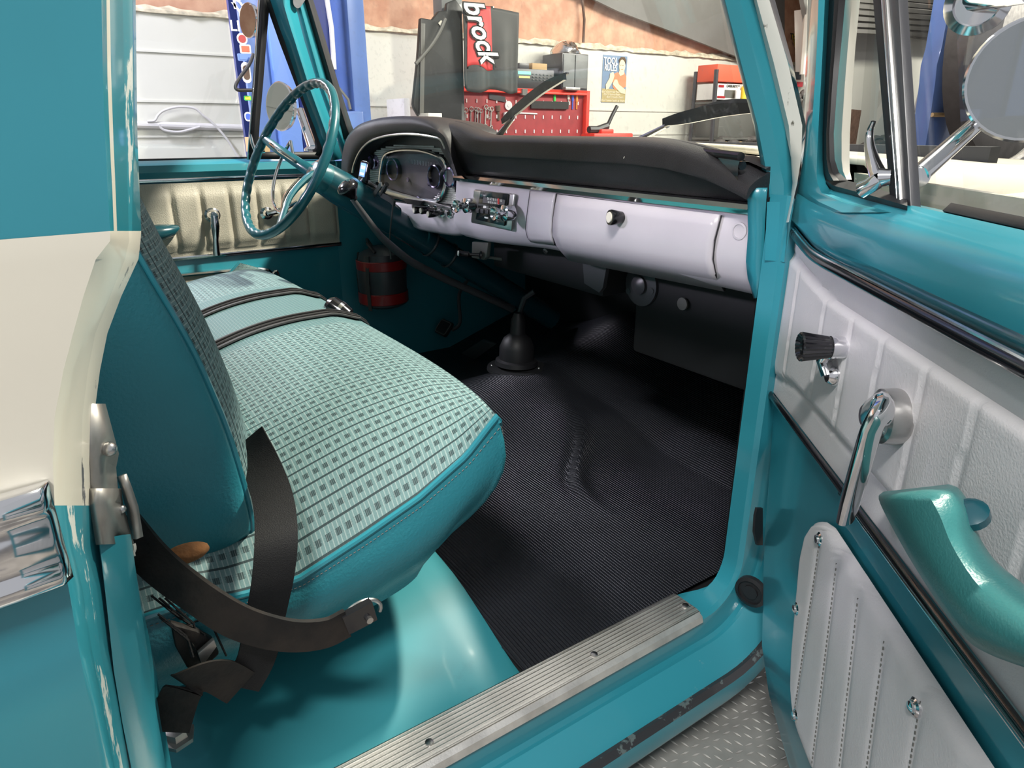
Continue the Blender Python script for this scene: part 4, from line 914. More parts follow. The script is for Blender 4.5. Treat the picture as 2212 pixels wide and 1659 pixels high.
cen = sum(bz, V(0, 0, 0))/len(bz)
m = MB(); m.tube(bz+[bz[0]], .0045, 8, cap=False); ipart('chrome_bezel', m, 'chrome')
bo = [cen+(p-cen)*1.06+DN*-.004 for p in bz]; bi = [p+DN*.004 for p in bz]; bd = [cen+(p-cen)*.97+DN*-.011 for p in bz]
m = MB(); m.grid([bo, bi, bd], closeU=True); ipart('bezel_rim', m, 'gauge_black')
m = MB(); m.prism([cen+(p-cen)*.97+DN*-.0105 for p in bz], DN*-.004); ipart('dial_plate', m, 'gauge_face')
m = MB(); m.prism([dsh(*q, -.009) for q in ((885, 335), (945, 345), (955, 360), (952, 425), (880, 388), (874, 350))], DN*-.001); ipart('speedometer_scale', m, 'gauge_scale')
for k, s in enumerate(('0', '10', '20', '30', '40', '50', '60', '70', '80', '90', '100')):
    c = dsh(884+k*6.0, 349+k*.9, -.0085); text('numeral', s, c, DU, Z, .017, 'print_grey', IC, sx=.42).location = (0, 0, 0)
for (u, v, r) in ((855, 366, .030), (945, 381, .029)):
    m = MB(); c = dsh(u, v, -.0095); m.lathe([(r, 0), (r, .011), (r*.99, .012), (r*.80, .011), (r*.76, .002)], c, DN, 32, cap=False); g = ipart('gauge_barrel', m, 'gauge_black'); m = MB(); m.lathe([(r, .011), (r*1.0, .0125), (r*.93, .0138), (r*.86, .0125), (r*.84, .010)], c, DN, 36, cap=False); ipart('gauge_ring', m, 'purple_metal')
    m = MB(); m.lathe([(r*.82, .001), (r*.82, .004)], c, DN, 28); ipart('gauge_face', m, 'gauge_black')
for (u, v, r) in ((810, 350, .021), (978, 383, .024)):
    m = MB(); c = dsh(u, v, -.008); m.lathe([(r, 0), (r, .012), (r*.85, .014), (r*.78, .008)], c, DN, 28, cap=False); ipart('side_gauge_ring', m, 'purple_metal')
    m = MB(); m.lathe([(r*.8, .001), (r*.8, .008)], c, DN, 28); ipart('side_gauge_face', m, 'gauge_black' if u < 900 else 'gauge_face')
for (u, v) in ((883, 388), (929, 397)):
    m = MB(); m.lathe([(.006, 0), (.006, .005), (.003, .006)], dsh(u, v, -.0095), DN, 16); ipart('warning_lamp', m, 'purple_metal')
m = MB(); m.prism([cen+(p-cen)*.99+DN*.0065 for p in bz], DN*-.0006); ipart('gauge_glass', m, 'gauge_glass')
m = MB(); m.prism([dsh(*q, -.004) for q in ((822, 402), (940, 436), (980, 446), (980, 456), (935, 446), (815, 412))], DN*.01); ipart('lower_trim', m, 'brushed', bevel=.002)
m = MB(); m.prism([dsh(*q, .008) for q in ((878, 428), (918, 434), (912, 443), (884, 440))], DN*.008); build('gear_plate', m, 'gauge_black', T)
# switch knobs under the cluster
for i, (u, v, bu, bv) in enumerate(((915, 452, 926, 452), (932, 454, 941, 453), (941, 457, 957, 460), (960, 462, 973, 462))):
    c = dsh(bu, bv, .010); e = dsh(u, v, .010)+DN*.032
    kn = MB(); kn.lathe([(.011, 0), (.011, .003), (.006, .004)], c, DN, 20); o = build('dash_knob', kn, 'chrome', T)
    if i < 3:
        kn = MB(); kn.lathe([(.0055, .003), (.0055, .012), (.0085, .020), (.0095, .040), (.0085, .042)], c, DN+DU*-.15, 20); build('knob_grip', kn, 'gloss_black', o)
        kn = MB(); kn.lathe([(.0065, 0), (.0065, .0015)], c+(DN+DU*-.15).normalized()*.042, DN+DU*-.15, 16); build('knob_cap', kn, 'ivory', o)
# radio
rd = thing('car_radio', (0, 0, 0), None, None); rd.parent = T; rd.location = -T.location
def rpart(name, mb, mt, **k):
    o = build(name, mb, mt, None, **k); o.data.transform(Matrix.Translation(o.location)); o.location = (0, 0, 0); o.parent = rd; return o
YD = .860
def dy(u, v, y=YD): return P(u, v, y=y)
m = MB(); o1 = [dy(1029, 409), dy(1117, 419), dy(1110, 499), dy(1022, 481)]; m.prism(o1, (0, -.008, 0)); rpart('chrome_surround', m, 'brushed', bevel=.004)
m = MB(); m.prism([dy(1041, 412, .851), dy(1100, 419, .851), dy(1092, 488, .851), dy(1030, 474, .851)], (0, -.004, 0)); rpart('faceplate', m, 'gloss_black', bevel=.001)
m = MB(); m.prism([dy(1045, 426, .846), dy(1092, 432, .846), dy(1090, 443, .846), dy(1043, 438, .846)], (0, -.001, 0)); rpart('dial', m, 'gauge_face')
text('numerals', '54 6 7 8 10 13 16', dy(1068, 431.5, .8445), V(1, 0, -.0), Z, .0082, 'print_white', rd).location = (0, 0, 0)
text('numerals', '88 92 96 104 108', dy(1066, 438.5, .8445), X, Z, .0066, 'print_white', rd).location = (0, 0, 0)
m = MB(); m.bb(dy(1076, 441, .845), dy(1077.5, 429, .8435)); rpart('dial_pointer', m, 'needle')
m = MB(); m.prism([dy(1046, 444, .846), dy(1068, 447, .846), dy(1067, 452, .846), dy(1045, 449, .846)], (0, -.002, 0)); rpart('badge', m, 'print_white')
text('lettering', 'STEREO', dy(1057, 448, .8435), X, Z, .0075, 'print_black', rd, bold=.0001).location = (0, 0, 0)
for u in (1035, 1045, 1055, 1065):
    m = MB(); m.box(dy(u, 455+(u-1035)*.1, .841), (.014, .012, .010)); rpart('push_button', m, 'dark_grey', bevel=.002)
m = MB(); m.bb(dy(1048, 471, .846), dy(1054, 469.5, .844)); rpart('slot_mark', m, 'print_white')
for (u, v, r) in ((1012, 441, .0), (1096, 457, 0)):
    c = dy(u+10, v+2, .848); m = MB(); m.lathe([(.017, 0), (.017, .022), (.013, .024), (.008, .026), (.008, .036), (.013, .038), (.015, .046), (.013, .048), (.006, .044)], c, V(0, -1, 0), 32); rpart('knob', m, 'chrome')
# ashtray & glove box
def dface(u, v, off=.0):
    # point on the curved dash face seen at this pixel
    lo_, hi_ = .1, 3.0; d = ray(u, v)
    def fy(z):
        for (ya, za), (yb, zb) in zip(prof[3:], prof[4:]):
            if zb <= z <= za: return ya+(yb-ya)*(za-z)/(za-zb)
        return .866 if z > .6 else .93
    t = (.86-CAM.y)/d.y
    for _ in range(30):
        p = CAM+d*t; t += (fy(p.z)-off-p.y)/d.y*.7
    return CAM+d*t
def inset(name, poly, par, mt='dash_white', lift=.0045):
    mm = MB(); ed = []
    n = len(poly)
    for i in range(n):
        a = poly[i]; b = poly[(i+1) % n]
        for k in range(6): ed.append((a[0]+(b[0]-a[0])*k/6, a[1]+(b[1]-a[1])*k/6))
    return ed
def facegrid(name, L, Rr, par, mt, lift, nj=12):
    mm = MB(); rows = []
    for (ua, va), (ub, vb) in zip(L, Rr): rows.append([dface(ua+(ub-ua)*j/nj, va+(vb-va)*j/nj, lift) for j in range(nj+1)])
    mm.grid(rows); return build(name, mm, mt, par, solid=.004, ang=50)
Lp = [(1149, 413), (1146, 435), (1142, 465), (1139, 495), (1143, 512), (1150, 521)]; Rp = [(1202, 419), (1199, 440), (1195, 470), (1193, 500), (1195, 515), (1199, 526)]
facegrid('ashtray_gap', [(a-1.5, b-1) for a, b in Lp], [(a+1.5, b+1) for a, b in Rp], dash, 'gauge_black', .001)
facegrid('ashtray_door', Lp, Rp, dash, 'dash_white', .004)
Lg = [(1207, 420), (1202, 445), (1197, 480), (1196, 505), (1205, 530), (1231, 560)]; Rg = [(1557, 464), (1551, 490), (1543, 520), (1539, 560), (1545, 590), (1565, 625)]
facegrid('glovebox_gap', [(a-2.5, b-2) for a, b in Lg], [(a+3, b+1) for a, b in Rg], dash, 'gauge_black', .001, 24)
gd = facegrid('glovebox_door', Lg, Rg, dash, 'dash_white', .0045, 24)
m = MB(); c = dface(1350, 470); ax2 = V(-.25, -1, .05).normalized(); m.lathe([(.010, 0), (.011, .010), (.014, .028), (.013, .031)], c, ax2, 28); build('glovebox_knob', m, 'gloss_black', T)
m = MB(); m.lathe([(.0095, .031), (.009, .033)], c, ax2, 24); o = build('glovebox_knob_cap', m, 'ivory', T)
m = MB(); m.lathe([(.013, 0), (.013, .001), (.010, .0015), (.010, .0005)], dface(1597, 499, .001), V(0, -1, 0), 24); build('dash_plug', m, 'dash_white', T)
m = MB(); m.lathe([(.007, 0), (.006, .004)], dface(1179, 542, .002), V(0, -.8, -.5), 6); build('dash_bolt', m, 'brushed', T)
m = MB(); m.prism([P(*q, y=.90) for q in ((1608, 398), (1644, 392), (1646, 412), (1612, 413))], (0, -.04, 0)); build('pad_end_clip', m, 'gloss_black', T, bevel=.003)
# choke bracket
cb_ = MB(); cb_.prism([P(*q, y=.905) for q in ((1019, 522), (1054, 524), (1050, 556), (1044, 562), (1018, 557))], (0, .012, 0)); br = build('choke_bracket', cb_, 'grey_plastic', T, bevel=.003)
m = MB(); c = P(1040, 551, y=.9); m.lathe([(.010, 0), (.010, .004), (.004, .006), (.004, .03), (.007, .034), (.007, .052), (.009, .056)], c, V(-.45, -.9, .1), 20); build('choke_knob', m, 'gloss_black', br)
m = MB(); m.lathe([(.007, .057), (.006, .060)], c, V(-.45, -.9, .1), 16); build('knob_cap', m, 'print_white', br)
m = MB(); m.tube([P(1050, 555, y=.92), P(1085, 560, y=.95)], .004, 8); build('choke_cable', m, 'grey_plastic', br)

# steering wheel ------------------------------------------------------
psi, phi = .111, .4996; wc = V(-.38, .528, .6835)
wa = V(math.cos(psi), math.sin(psi), 0); wb_ = V(-math.sin(psi)*math.sin(phi), math.cos(psi)*math.sin(phi), math.cos(phi)); wn = wa.cross(wb_).normalized()
if wn.y > 0: wn = -wn
sw = thing('steering_wheel', (0, 0, 0), None, None); sw.parent = T; sw.location = -T.location
def spart(name, mb, mt, **k):
    o = build(name, mb, mt, None, **k); o.data.transform(Matrix.Translation(o.location)); o.location = (0, 0, 0); o.parent = sw; return o
def wp_(ang, r, d=0): a = math.radians(ang); return wc+wa*(r*math.cos(a))+wb_*(r*math.sin(a))+wn*d
RW = .196; rows = []
NW = 240
for i in range(NW):
    a = 360*i/NW; r = []
    for k in range(12):
        t = 2*math.pi*k/12; g = .0115
        if math.cos(t) < 0: g += .0045*abs(math.cos(t))*(abs(math.cos(math.radians(a)*20))-.8)
        r.append(wp_(a, RW+g*math.cos(t), g*math.sin(t)))
    rows.append(r)
m = MB(); m.grid(rows, closeU=True, closeV=True); spart('rim', m, 'teal_wheel', ang=80)
hub = wc-wn*.085
for ang in (165, 300):
    e = wp_(ang, RW-.005); m = MB(); q = hub.lerp(e, .2)+wn*.02; mid2 = hub.lerp(e, .55)+wn*.022
    m.tube(spline([hub+wn*.01, q, mid2, e], 4), [.016, .016, .015, .015, .014, .014, .013, .013, .012, .012, .012, .011, .011], 10, flat=.6, up=wn.copy()); spart('spoke', m, 'teal_wheel')
    m = MB(); m.tube(spline([q+wn*.011, mid2+wn*.010, hub.lerp(e, .85)+wn*.009], 4), .0045, 8); spart('spoke_trim', m, 'chrome')
m = MB(); m.tube([wp_(a, .125, -.035) for a in range(150, 316, 5)], .0042, 10); m.tube([wp_(150, .125, -.035), hub.lerp(wp_(165, RW), .3)+wn*.02], .004, 8); spart('horn_ring', m, 'chrome')
m = MB(); m.lathe([(.040, -.05), (.040, -.015), (.036, 0), (.034, .012), (.026, .018), (.01, .020)], hub, wn, 32); spart('hub', m, 'teal_wheel')
m = MB(); m.lathe([(.037, .0), (.037, .008), (.029, .014), (.012, .018), (.01, .024)], hub+wn*.002, wn, 32); spart('horn_button', m, 'chrome')
# column
c0 = hub-wn*.03; dirc = (V(-.38, .97, .405)-c0).normalized()
m = MB(); m.tube([c0-dirc*.01, c0+dirc*.03, c0+dirc*.12, c0+dirc*.20], [.040, .044, .044, .042], 28); cj = build('steering_column_jacket', m, 'teal_plastic', T)
m = MB(); m.tube([c0+dirc*.19, c0+dirc*.62, c0+dirc*.85], [.036, .034, .034], 24); build('steering_column', m, 'teal_plastic', T)
for k in (.33, .40): 
    m = MB(); cc = c0+dirc*k; m.lathe([(.037, 0), (.039, .004), (.037, .008)], cc, dirc, 28, cap=False); build('column_clamp', m, 'dark_grey', T)
m = MB(); m.box(c0+dirc*.27+V(.01, -.03, .028), (.02, .04, .01), (dirc, X, Z)); 
# small electronic display clipped on the column
gp = thing('gauge_display', P(790, 400, y=.70), 'small black electronic display with a lit blue screen on the steering column', 'display')
ce = P(783, 372, y=.72); fn_ = V(.25, -.93, .22).normalized(); ru = V(0, 0, 1); rr_ = ru.cross(fn_).normalized()*-1; rr_ = fn_.cross(V(0, 0, 1)).normalized()*-1; uu = rr_.cross(fn_).normalized()*-1
uu = (V(.12, 0, 1)-fn_*V(.12, 0, 1).dot(fn_)).normalized(); rr_ = uu.cross(fn_).normalized()
m = MB(); m.prism(rrect(ce-fn_*.012, rr_, uu, .032, .058, .008), fn_*.012); build('housing', m, 'gloss_black', gp, bevel=.002)
m = MB(); m.prism(rrect(ce+uu*.006, rr_, uu, .022, .034, .001, 2), fn_*.0008); build('screen', m, 'blue_screen', gp)
m = MB(); m.prism(rrect(ce+uu*.012+fn_*.001, rr_, uu, .016, .008, .001, 2), fn_*.0004); m.prism(rrect(ce-uu*.004+fn_*.001, rr_, uu, .016, .006, .001, 2), fn_*.0004); build('screen_block', m, 'screen_white', gp)
m = MB(); m.lathe([(.002, 0), (.002, .002)], ce-uu*.024, fn_, 10); build('indicator', m, 'blue_screen', gp)
cl = [P(*q, y=.74) for q in ((795, 392), (820, 408), (836, 398), (824, 420), (845, 432), (852, 440))]
m = MB(); m.tube([cl[0], cl[1]], .005, 8); m.tube(cl[2:4], .006, 8); m.ribbon([cl[3], cl[4], cl[5]], Z, .014, .006); m.tube(spline([P(*q, y=.74) for q in ((850, 436), (846, 470), (842, 520), (845, 560))], 4), .002, 6); build('clamp_mount', m, 'black_plastic', gp)
m = MB(); m.ribbon([P(806, 424, y=.735), P(824, 398, y=.735)], V(.3, 0, .6), .012, .004); build('clip_plate', m, 'brushed', gp)

# gear lever -----------------------------------------------------------
gl = thing('gear_lever', (0, 0, 0), None, None); gl.parent = T; gl.location = -T.location
def gpart(name, mb, mt, **k):
    o = build(name, mb, mt, None, **k); o.data.transform(Matrix.Translation(o.location)); o.location = (0, 0, 0); o.parent = gl; return o
pts = [P(762, 430, x=-.25), P(785, 462, x=-.25), P(812, 498, x=-.25), P(832, 520, x=-.25), P(870, 552, x=-.25), P(900, 572, x=-.25), P(960, 602, x=-.25), P(1030, 633, x=-.235), P(1108, 668, x=-.22)]
m = MB(); sp4 = spline(pts, 5); m.tube(sp4, [.0068+.0035*min(1, i/18) for i in range(len(sp4))], 12); gpart('shaft', m, 'dark_grey')
MATS['dark_grey'].node_tree.nodes['Principled BSDF'].inputs['Roughness'].default_value = .35
m = MB(); c = P(755, 412, x=-.25); ax3 = (c-pts[1]).normalized(); m.lathe([(max(p.x, .001), p.z) for p in spline([V(.008, 0, -.018), V(.010, 0, -.010), V(.019, 0, .002), V(.0265, 0, .013), V(.021, 0, .025), V(.008, 0, .030), V(.001, 0, .031)], 5)], c-ax3*.006, ax3, 36); gpart('knob', m, 'gloss_black', ang=80)
bc = P(1115, 775, y=1.06)
m = MB(); m.lathe([(.062, 0), (.060, .012), (.050, .016), (.050, .05), (.040, .075), (.022, .09), (.020, .13), (.012, .15)], V(bc.x, bc.y, bc.z-.015), V(0, .05, 1), 32); gpart('boot', m, 'rubber')
m = MB(); m.lathe([(.085, 0), (.084, .008), (.05, .010)], V(bc.x, bc.y, bc.z-.03), V(0, 0, 1), 32); gpart('boot_ring', m, 'dark_shell')
m = MB()
for u, v in ((1062, 790), (1164, 796)): m.ball(P(u, v, y=1.0), .003, 8, 6)
gpart('ring_screw', m, 'brushed')
m = MB(); m.tube([V(-.215, 1.08, .20), V(-.19, 1.10, .30), V(-.17, 1.12, .32)], .008, 8); gpart('second_lever', m, 'dark_grey')
# pedals
for (u, v, su, sv, w_, nm) in ((880, 668, 950, 590, .075, 'clutch_pedal'), (962, 710, 1022, 590, .075, 'brake_pedal')):
    c = P(u, v, y=1.08); m = MB(); n_ = V(.15, -.75, .6).normalized(); a2 = X; b2 = n_.cross(a2).normalized()
    m.prism(rrect(c, a2, b2, w_, .055, .010), n_*.012); o = build(nm, m, 'rubber' if nm[0] == 'b' else 'dark_grey', T, bevel=.002)
    m = MB(); m.tube(spline([c+V(.03, .01, 0), c+V(.05, .03, .03), P(su-30, sv+45, y=1.12), P(su, sv, y=1.12)], 4), .006, 8); build('pedal_arm', m, 'dark_grey', o)
    m = MB(); q = rrect(c+n_*.013, a2, b2, w_*.9, .045, .008); m.tube(q+[q[0]], .0015, 6); build('pedal_trim', m, 'grey_plastic', o)
m = MB(); m.prism([P(*q, y=1.15) for q in ((985, 770), (1040, 735), (1070, 745), (1000, 795))], (0, .01, .004)); build('throttle_pedal', m, 'dark_grey', T, bevel=.003)

# hung canister at the driver's kick panel ------------------------------
cn = thing('round_canister', (-.660, .875, .22), 'dark round canister with red bands hung at the driver kick panel', 'canister')
cc = V(-.660, .875, 0); cz0 = .215; cz1 = .405
m = MB(); m.lathe([(.055, cz0), (.074, cz0+.01), (.076, cz0+.05), (.078, cz1-.06), (.068, cz1-.02), (.03, cz1)], cc, Z, 32); build('body', m, 'dark_grey', cn)
for za, zb in ((cz0+.015, cz0+.05), (cz1-.068, cz1-.038)):
    m = MB(); m.lathe([(.0775, za), (.0795, za+.002), (.0795, zb-.002), (.0775, zb)], cc, Z, 32, cap=False); build('red_band', m, 'red_dim', cn)
for a in (-2.3, -1.0):
    m = MB(); m.ribbon([cc+V(math.cos(a)*.078, math.sin(a)*.078, cz0), cc+V(math.cos(a)*.082, math.sin(a)*.082, (cz0+cz1)/2), cc+V(math.cos(a)*.074, math.sin(a)*.074, cz1-.02)], V(-math.sin(a), math.cos(a), 0), .012, .003); build('strap', m, 'belt_grey', cn)
m = MB(); m.tube([cc+V(-.02, -.02, cz1), cc+V(-.03, -.03, cz1+.02), cc+V(.02, -.05, cz1+.015), cc+V(.05, -.04, cz1-.01)], .005, 8); build('carry_handle', m, 'rubber', cn)

# =================================================================== OPEN PASSENGER DOOR
pd = thing('passenger_door', (0, 0, 0), None, None); pd.parent = T; pd.location = -T.location
pd['label'] = 'open passenger door with white quilted trim'
def qpart(name, mb, mt, **k):
    o = build(name, mb, mt, None, **k); o.data.transform(Matrix.Translation(o.location)); o.location = (0, 0, 0); o.parent = pd; return o
# upper frame front
def dp(u, v, o): return PP(u, v, D(0, 0, o), NN)
fr = [(-420, 1748, 1806), (-150, 1747, 1798), (0, 1745, 1791), (100, 1743, 1786), (181, 1738, 1782), (240, 1733, 1779), (289, 1728, 1777), (344, 1716, 1777), (375, 1702, 1779), (398, 1692, 1785), (416, 1688, 1796), (436, 1688, 1850), (459, 1689, 1950)]
m = MB(); rows = []
for v, a, b in fr: rows.append([dp(a+6, v, -.04), dp(a, v, -.006), dp(a+(b-a)*.2, v, .006), dp(a+(b-a)*.5, v, .010), dp(a+(b-a)*.8, v, .004), dp(b, v, -.008), dp(b+1, v, -.03)])
m.grid(rows); qpart('window_frame', m, 'teal')
# belt rail
ss = [-.084, -.05, 0, .05, .10, .15, .20, .30, .40, .5, .6, .7, .85, 1.0]
def zl(s):   # lower edge of the belt rail = chrome line
    return .623 if s <= -.07 else .623-(.026)*sm(-.06, .13, s)
m = MB(); rows = []
for s in ss:
    zt = .680 if s > .19 else .682
    z0 = zl(s)+.004
    rows.append([D(s, z0-.012, -.012), D(s, z0, .000), D(s, z0+(zt-z0)*.25, .014), D(s, z0+(zt-z0)*.6, .014), D(s, z0+(zt-z0)*.85, .004), D(s, zt, -.016), D(s, zt-.004, -.045)])
m.grid(rows); qpart('belt_rail', m, 'teal')
m = MB(); m.grid([[D(-.084, z, -.05), D(-.084, z, .0)] for z in (.60, .69)]); m.bb
qpart('front_edge', m, 'teal')
# window rubber
rb = [(-420, 1804, 1850), (-150, 1796, 1836), (0, 1790, 1826), (100, 1785, 1817), (181, 1781, 1809), (289, 1776, 1801), (344, 1776, 1803), (372, 1778, 1812), (390, 1783, 1832)]
m = MB(); m.grid([[dp(a, v, -.010), dp(a+(b-a)*.35, v, -.004), dp(a+(b-a)*.6, v, -.012), dp(b, v, -.018)] for v, a, b in rb])
m.grid([[dp(u, vb, -.012), dp(u, (vb+vt)/2, -.006), dp(u, vt, -.018)] for u, vt, vb in ((1784, 376, 404), (1800, 382, 420), (1830, 390, 428), (1870, 400, 438), (1910, 412, 449), (1960, 428, 462))]); qpart('vent_seal', m, 'rubber')
m = MB(); m.grid([[dp(a, v, -.03), dp((a+b)/2, v, -.024), dp(b, v, -.03)] for v, a, b in ((-420, 1848, 1900), (-150, 1833, 1876), (0, 1824, 1858), (100, 1815, 1848), (181, 1808, 1842), (289, 1800, 1836), (344, 1801, 1835), (370, 1806, 1836), (388, 1818, 1840))]); qpart('vent_frame', m, 'cream')
def bar(f0, f1, o, th, mt, nm):
    q = [PP(1905+57*f0-.098*40*0, 0, D(0, 0, o), NN), PP(1905+57*f1, 0, D(0, 0, o), NN), PP(1946+45*f1, 462, D(0, 0, o), NN), PP(1946+45*f0, 462, D(0, 0, o), NN)]
    q[0] += (q[0]-q[3])*.6; q[1] += (q[1]-q[2])*.6; mm = MB(); mm.prism(q, NN*th); qpart(nm, mm, mt, bevel=.001)
for f0, f1, th, mt, nm in ((0, .38, .010, 'rubber', 'division_bar'), (.38, .44, .012, 'chrome', 'division_bar_trim'), (.44, .54, .009, 'rubber', 'division_bar'), (.55, .64, .013, 'brushed', 'division_bar_trim'), (.64, 1.0, .010, 'dark_grey', 'division_bar')):
    bar(f0, f1, -.025, th, mt, nm)
m = MB(); m.add([D(.10, .69, -.03), D(.30, .69, -.03), D(.17, .95, -.03), D(.03, 1.0, -.03)], [(0, 1, 2, 3)]); qpart('vent_glass', m, 'glass')
m = MB(); m.add([D(.35, .67, -.035), D(1.0, .67, -.035), D(1.0, 1.15, -.035), D(.10, 1.15, -.035)], [(0, 1, 2, 3)]); qpart('window_glass', m, 'glass')
m = MB(); m.grid([[D(s, .681, -.018), D(s, .688, -.024), D(s, .684, -.032)] for s in (.34, .6, 1.0)]); qpart('window_weatherstrip', m, 'rubber', solid=.003)
# trim panel with pleats
lef = lambda z: -.078 if z > .56 else (-.078+.012*(.56-z)/.1 if z > .46 else -.066+.055*(.46-z)/.08)
pl = [.049, .160, .246, .324, .412, .492, .58, .67, .76, .85, .94]
def pshape2(s, z):
    top = .587-.027*sm(-.05, .2, s); bot = .400+.016*sm(0, .1, s); l0 = -.050 if z > .5 else -.050+.06*(.5-z)/.1
    ins = min(z-bot, top-z, s-l0)
    e = sm(0, .008, ins); dm = min(abs(s-p) for p in pl); ridge = .0035*math.exp(-(dm/.0045)**2)
    pil = .006*sm(0, .035, dm)
    asym = min([abs(s-p) for p in pl if s >= p] or [.1])
    return .001+e*(.002+.0026*sm(0, .012, asym)+.0006*math.exp(-(dm/.004)**2))-e*.0*ridge - .003*math.exp(-(ins/.004)**2)
m = MB(); rows = []
for i in range(44):
    t = i/43; r = []
    for j in range(260):
        s0 = lef(.374+t*(.60-.374)); s = s0+(1.0-s0)*(j/259)**1.25
        zt2 = zl(s)-.002; z = .374+(zt2-.374)*t
        r.append(D(s, z, pshape2(s, z)))
    rows.append(r)
m.grid(rows); qpart('quilted_panel', m, 'white_vinyl', ang=60)
# shell behind
m = MB(); rows = []
edge = [(.615, -.088), (.56, -.088), (.46, -.074), (.38, -.022), (.30, .0), (.122, .041), (.04, .075), (-.02, .098), (-.055, .15), (-.072, .26)]
for z, a in edge: rows.append([D(a+.004, z, -.05), D(a, z, -.022), D(a+.006, z, -.006), D(a+.02, z, -.004), D(.5, z, -.004), D(1.05, z, -.004)])
m.grid(rows); qpart('door_shell', m, 'teal', ang=50)
m = MB(); m.prism([D(.005, .36, -.10), D(1.05, .36, -.10), D(1.05, -.07, -.13), D(.2, -.07, -.13)], NN*-.01); m.prism([D(-.09, .69, -.10), D(1.05, .69, -.10), D(1.05, .34, -.12), D(.0, .34, -.12)], NN*-.01); qpart('outer_skin', m, 'cream')
# chrome/black strips
def dtube(name, pts, r, mt, fl=.5): mm = MB(); mm.tube(spline(pts, 5), r, 10, flat=fl, up=NN.copy()); return qpart(name, mm, mt)
top = [(s, zl(s)) for s in (-.076, -.05, -.02, .01, .04, .07, .10, .14, .2, .35, .6, 1.0)]
dtube('trim_strip', [D(s, z, .008) for s, z in top], .0065, 'gloss_black', .7)
dtube('chrome_edge', [D(s, z+.0065, .008) for s, z in top], .0028, 'chrome', 1)
dtube('trim_strip', [D(s, .371, .006) for s in (-.018, .1, .3, .6, 1.0)], .0055, 'gloss_black', .7)
dtube('chrome_edge', [D(s, .366, .006) for s in (.30, .35, .5, .7, 1.0)], .0030, 'chrome', 1)
m = MB(); m.ball(D(-.055, .618, .013), .0035, 10, 6); qpart('trim_screw', m, 'brushed')
# kick pad
st_lines = [(.277, .296), (.330, .368), (.391, .44), (.455, .495), (.528, .56), (.60, .63), (.67, .70), (.74, .77), (.81, .84), (.9, .93)]
PLp = [(.010, .33), (.018, .310), (.03, .285), (.06, .262), (.10, .248), (.166, .234), (.229, .222), (.265, .225), (.29, .240), (.309, .268), (.319, .30)]
def padleft(z):
    for (a, b), (c, d) in zip(PLp, PLp[1:]):
        if a <= z <= c: return b+(d-b)*(z-a)/(c-a)
    return .3
m = MB(); rows = []
for i in range(40):
    z = .018+.300*i/39; r = []
    for j in range(240):
        s0 = padleft(z); s = s0+(1.0-s0)*(j/239)**1.3; tt = (z-.05)/.26
        dm = min(abs(s-(b+(a-b)*tt)) for a, b in st_lines); ins = min(z-.018, .318-z, s-s0)
        r.append(D(s, z, .002+.009*sm(-.001, .012, ins)*(.62+.38*(1-math.exp(-dm/.0045)))))
    rows.append(r)
m.grid(rows); kp = qpart('kick_pad', m, 'white_vinyl', ang=70)
for a, b in st_lines:
    m = MB()
    for k in range(44):
        t0 = k/44; s0 = b+(a-b)*t0; z0 = .034+.262*t0; s1 = b+(a-b)*(t0+.012); z1 = z0+.003
        if s0 > padleft(z0)+.012: m.tube([D(s0, z0, .0092), D(s1, z1, .0092)], .0008, 4)
    qpart('pleat_stitching', m, 'grey_plastic')['kind'] = 'stuff'
for s, z in ((.279, .291), (.250, .166), (.305, .042), (.525, .283)):
    m = MB(); m.lathe([(.0085, 0), (.0085, .003), (.0065, .0045), (.005, .004), (.005, .007), (.002, .008)], D(s, z, .008), NN, 20); qpart('pad_screw', m, 'chrome')
# armrest
m = MB(); rows = []
AL_ = spline([V(1908, 0, 1062), V(1898, 0, 1078), V(1925, 0, 1135), V(1972, 0, 1218), V(2035, 0, 1315), V(2082, 0, 1376), V(2130, 0, 1410), V(2230, 0, 1448), V(2500, 0, 1540)], 4)
AR_ = spline([V(2050, 0, 1046), V(2072, 0, 1056), V(2098, 0, 1095), V(2112, 0, 1150), V(2145, 0, 1205), V(2190, 0, 1245), V(2250, 0, 1290), V(2340, 0, 1350), V(2560, 0, 1440)], 4)
for k, (a, b) in enumerate(zip(AL_, AR_)):
    f = sm(-1, 5, k); mm_ = (a+b)/2
    oa, ob, ot = .046+.012*f, .030+.012*f, .052+.024*f
    ring = [(a.lerp(b, 0), oa), (a.lerp(b, .06), oa+.012*f), (a.lerp(b, .3), ot), (a.lerp(b, .6), ot-.004), (a.lerp(b, .88), ob+.016*f), (a.lerp(b, .98), ob+.002), (a.lerp(b, 1.0), ob-.014), (a.lerp(b, .8), .004), (a.lerp(b, .3), .004), (a.lerp(b, .02), oa-.022)]
    rows.append([dp(p.x, p.z, o) for p, o in ring])
m.grid(rows, closeU=True, cap0=True, cap1=True); ar = qpart('armrest', m, 'teal_arm', ang=60)
m = MB(); m.lathe([(.012, 0), (.012, .006), (.004, .01)], dp(2097, 1118, .045), (Z+DD*.2+NN*.6), 16); qpart('armrest_screw', m, 'teal_plastic')
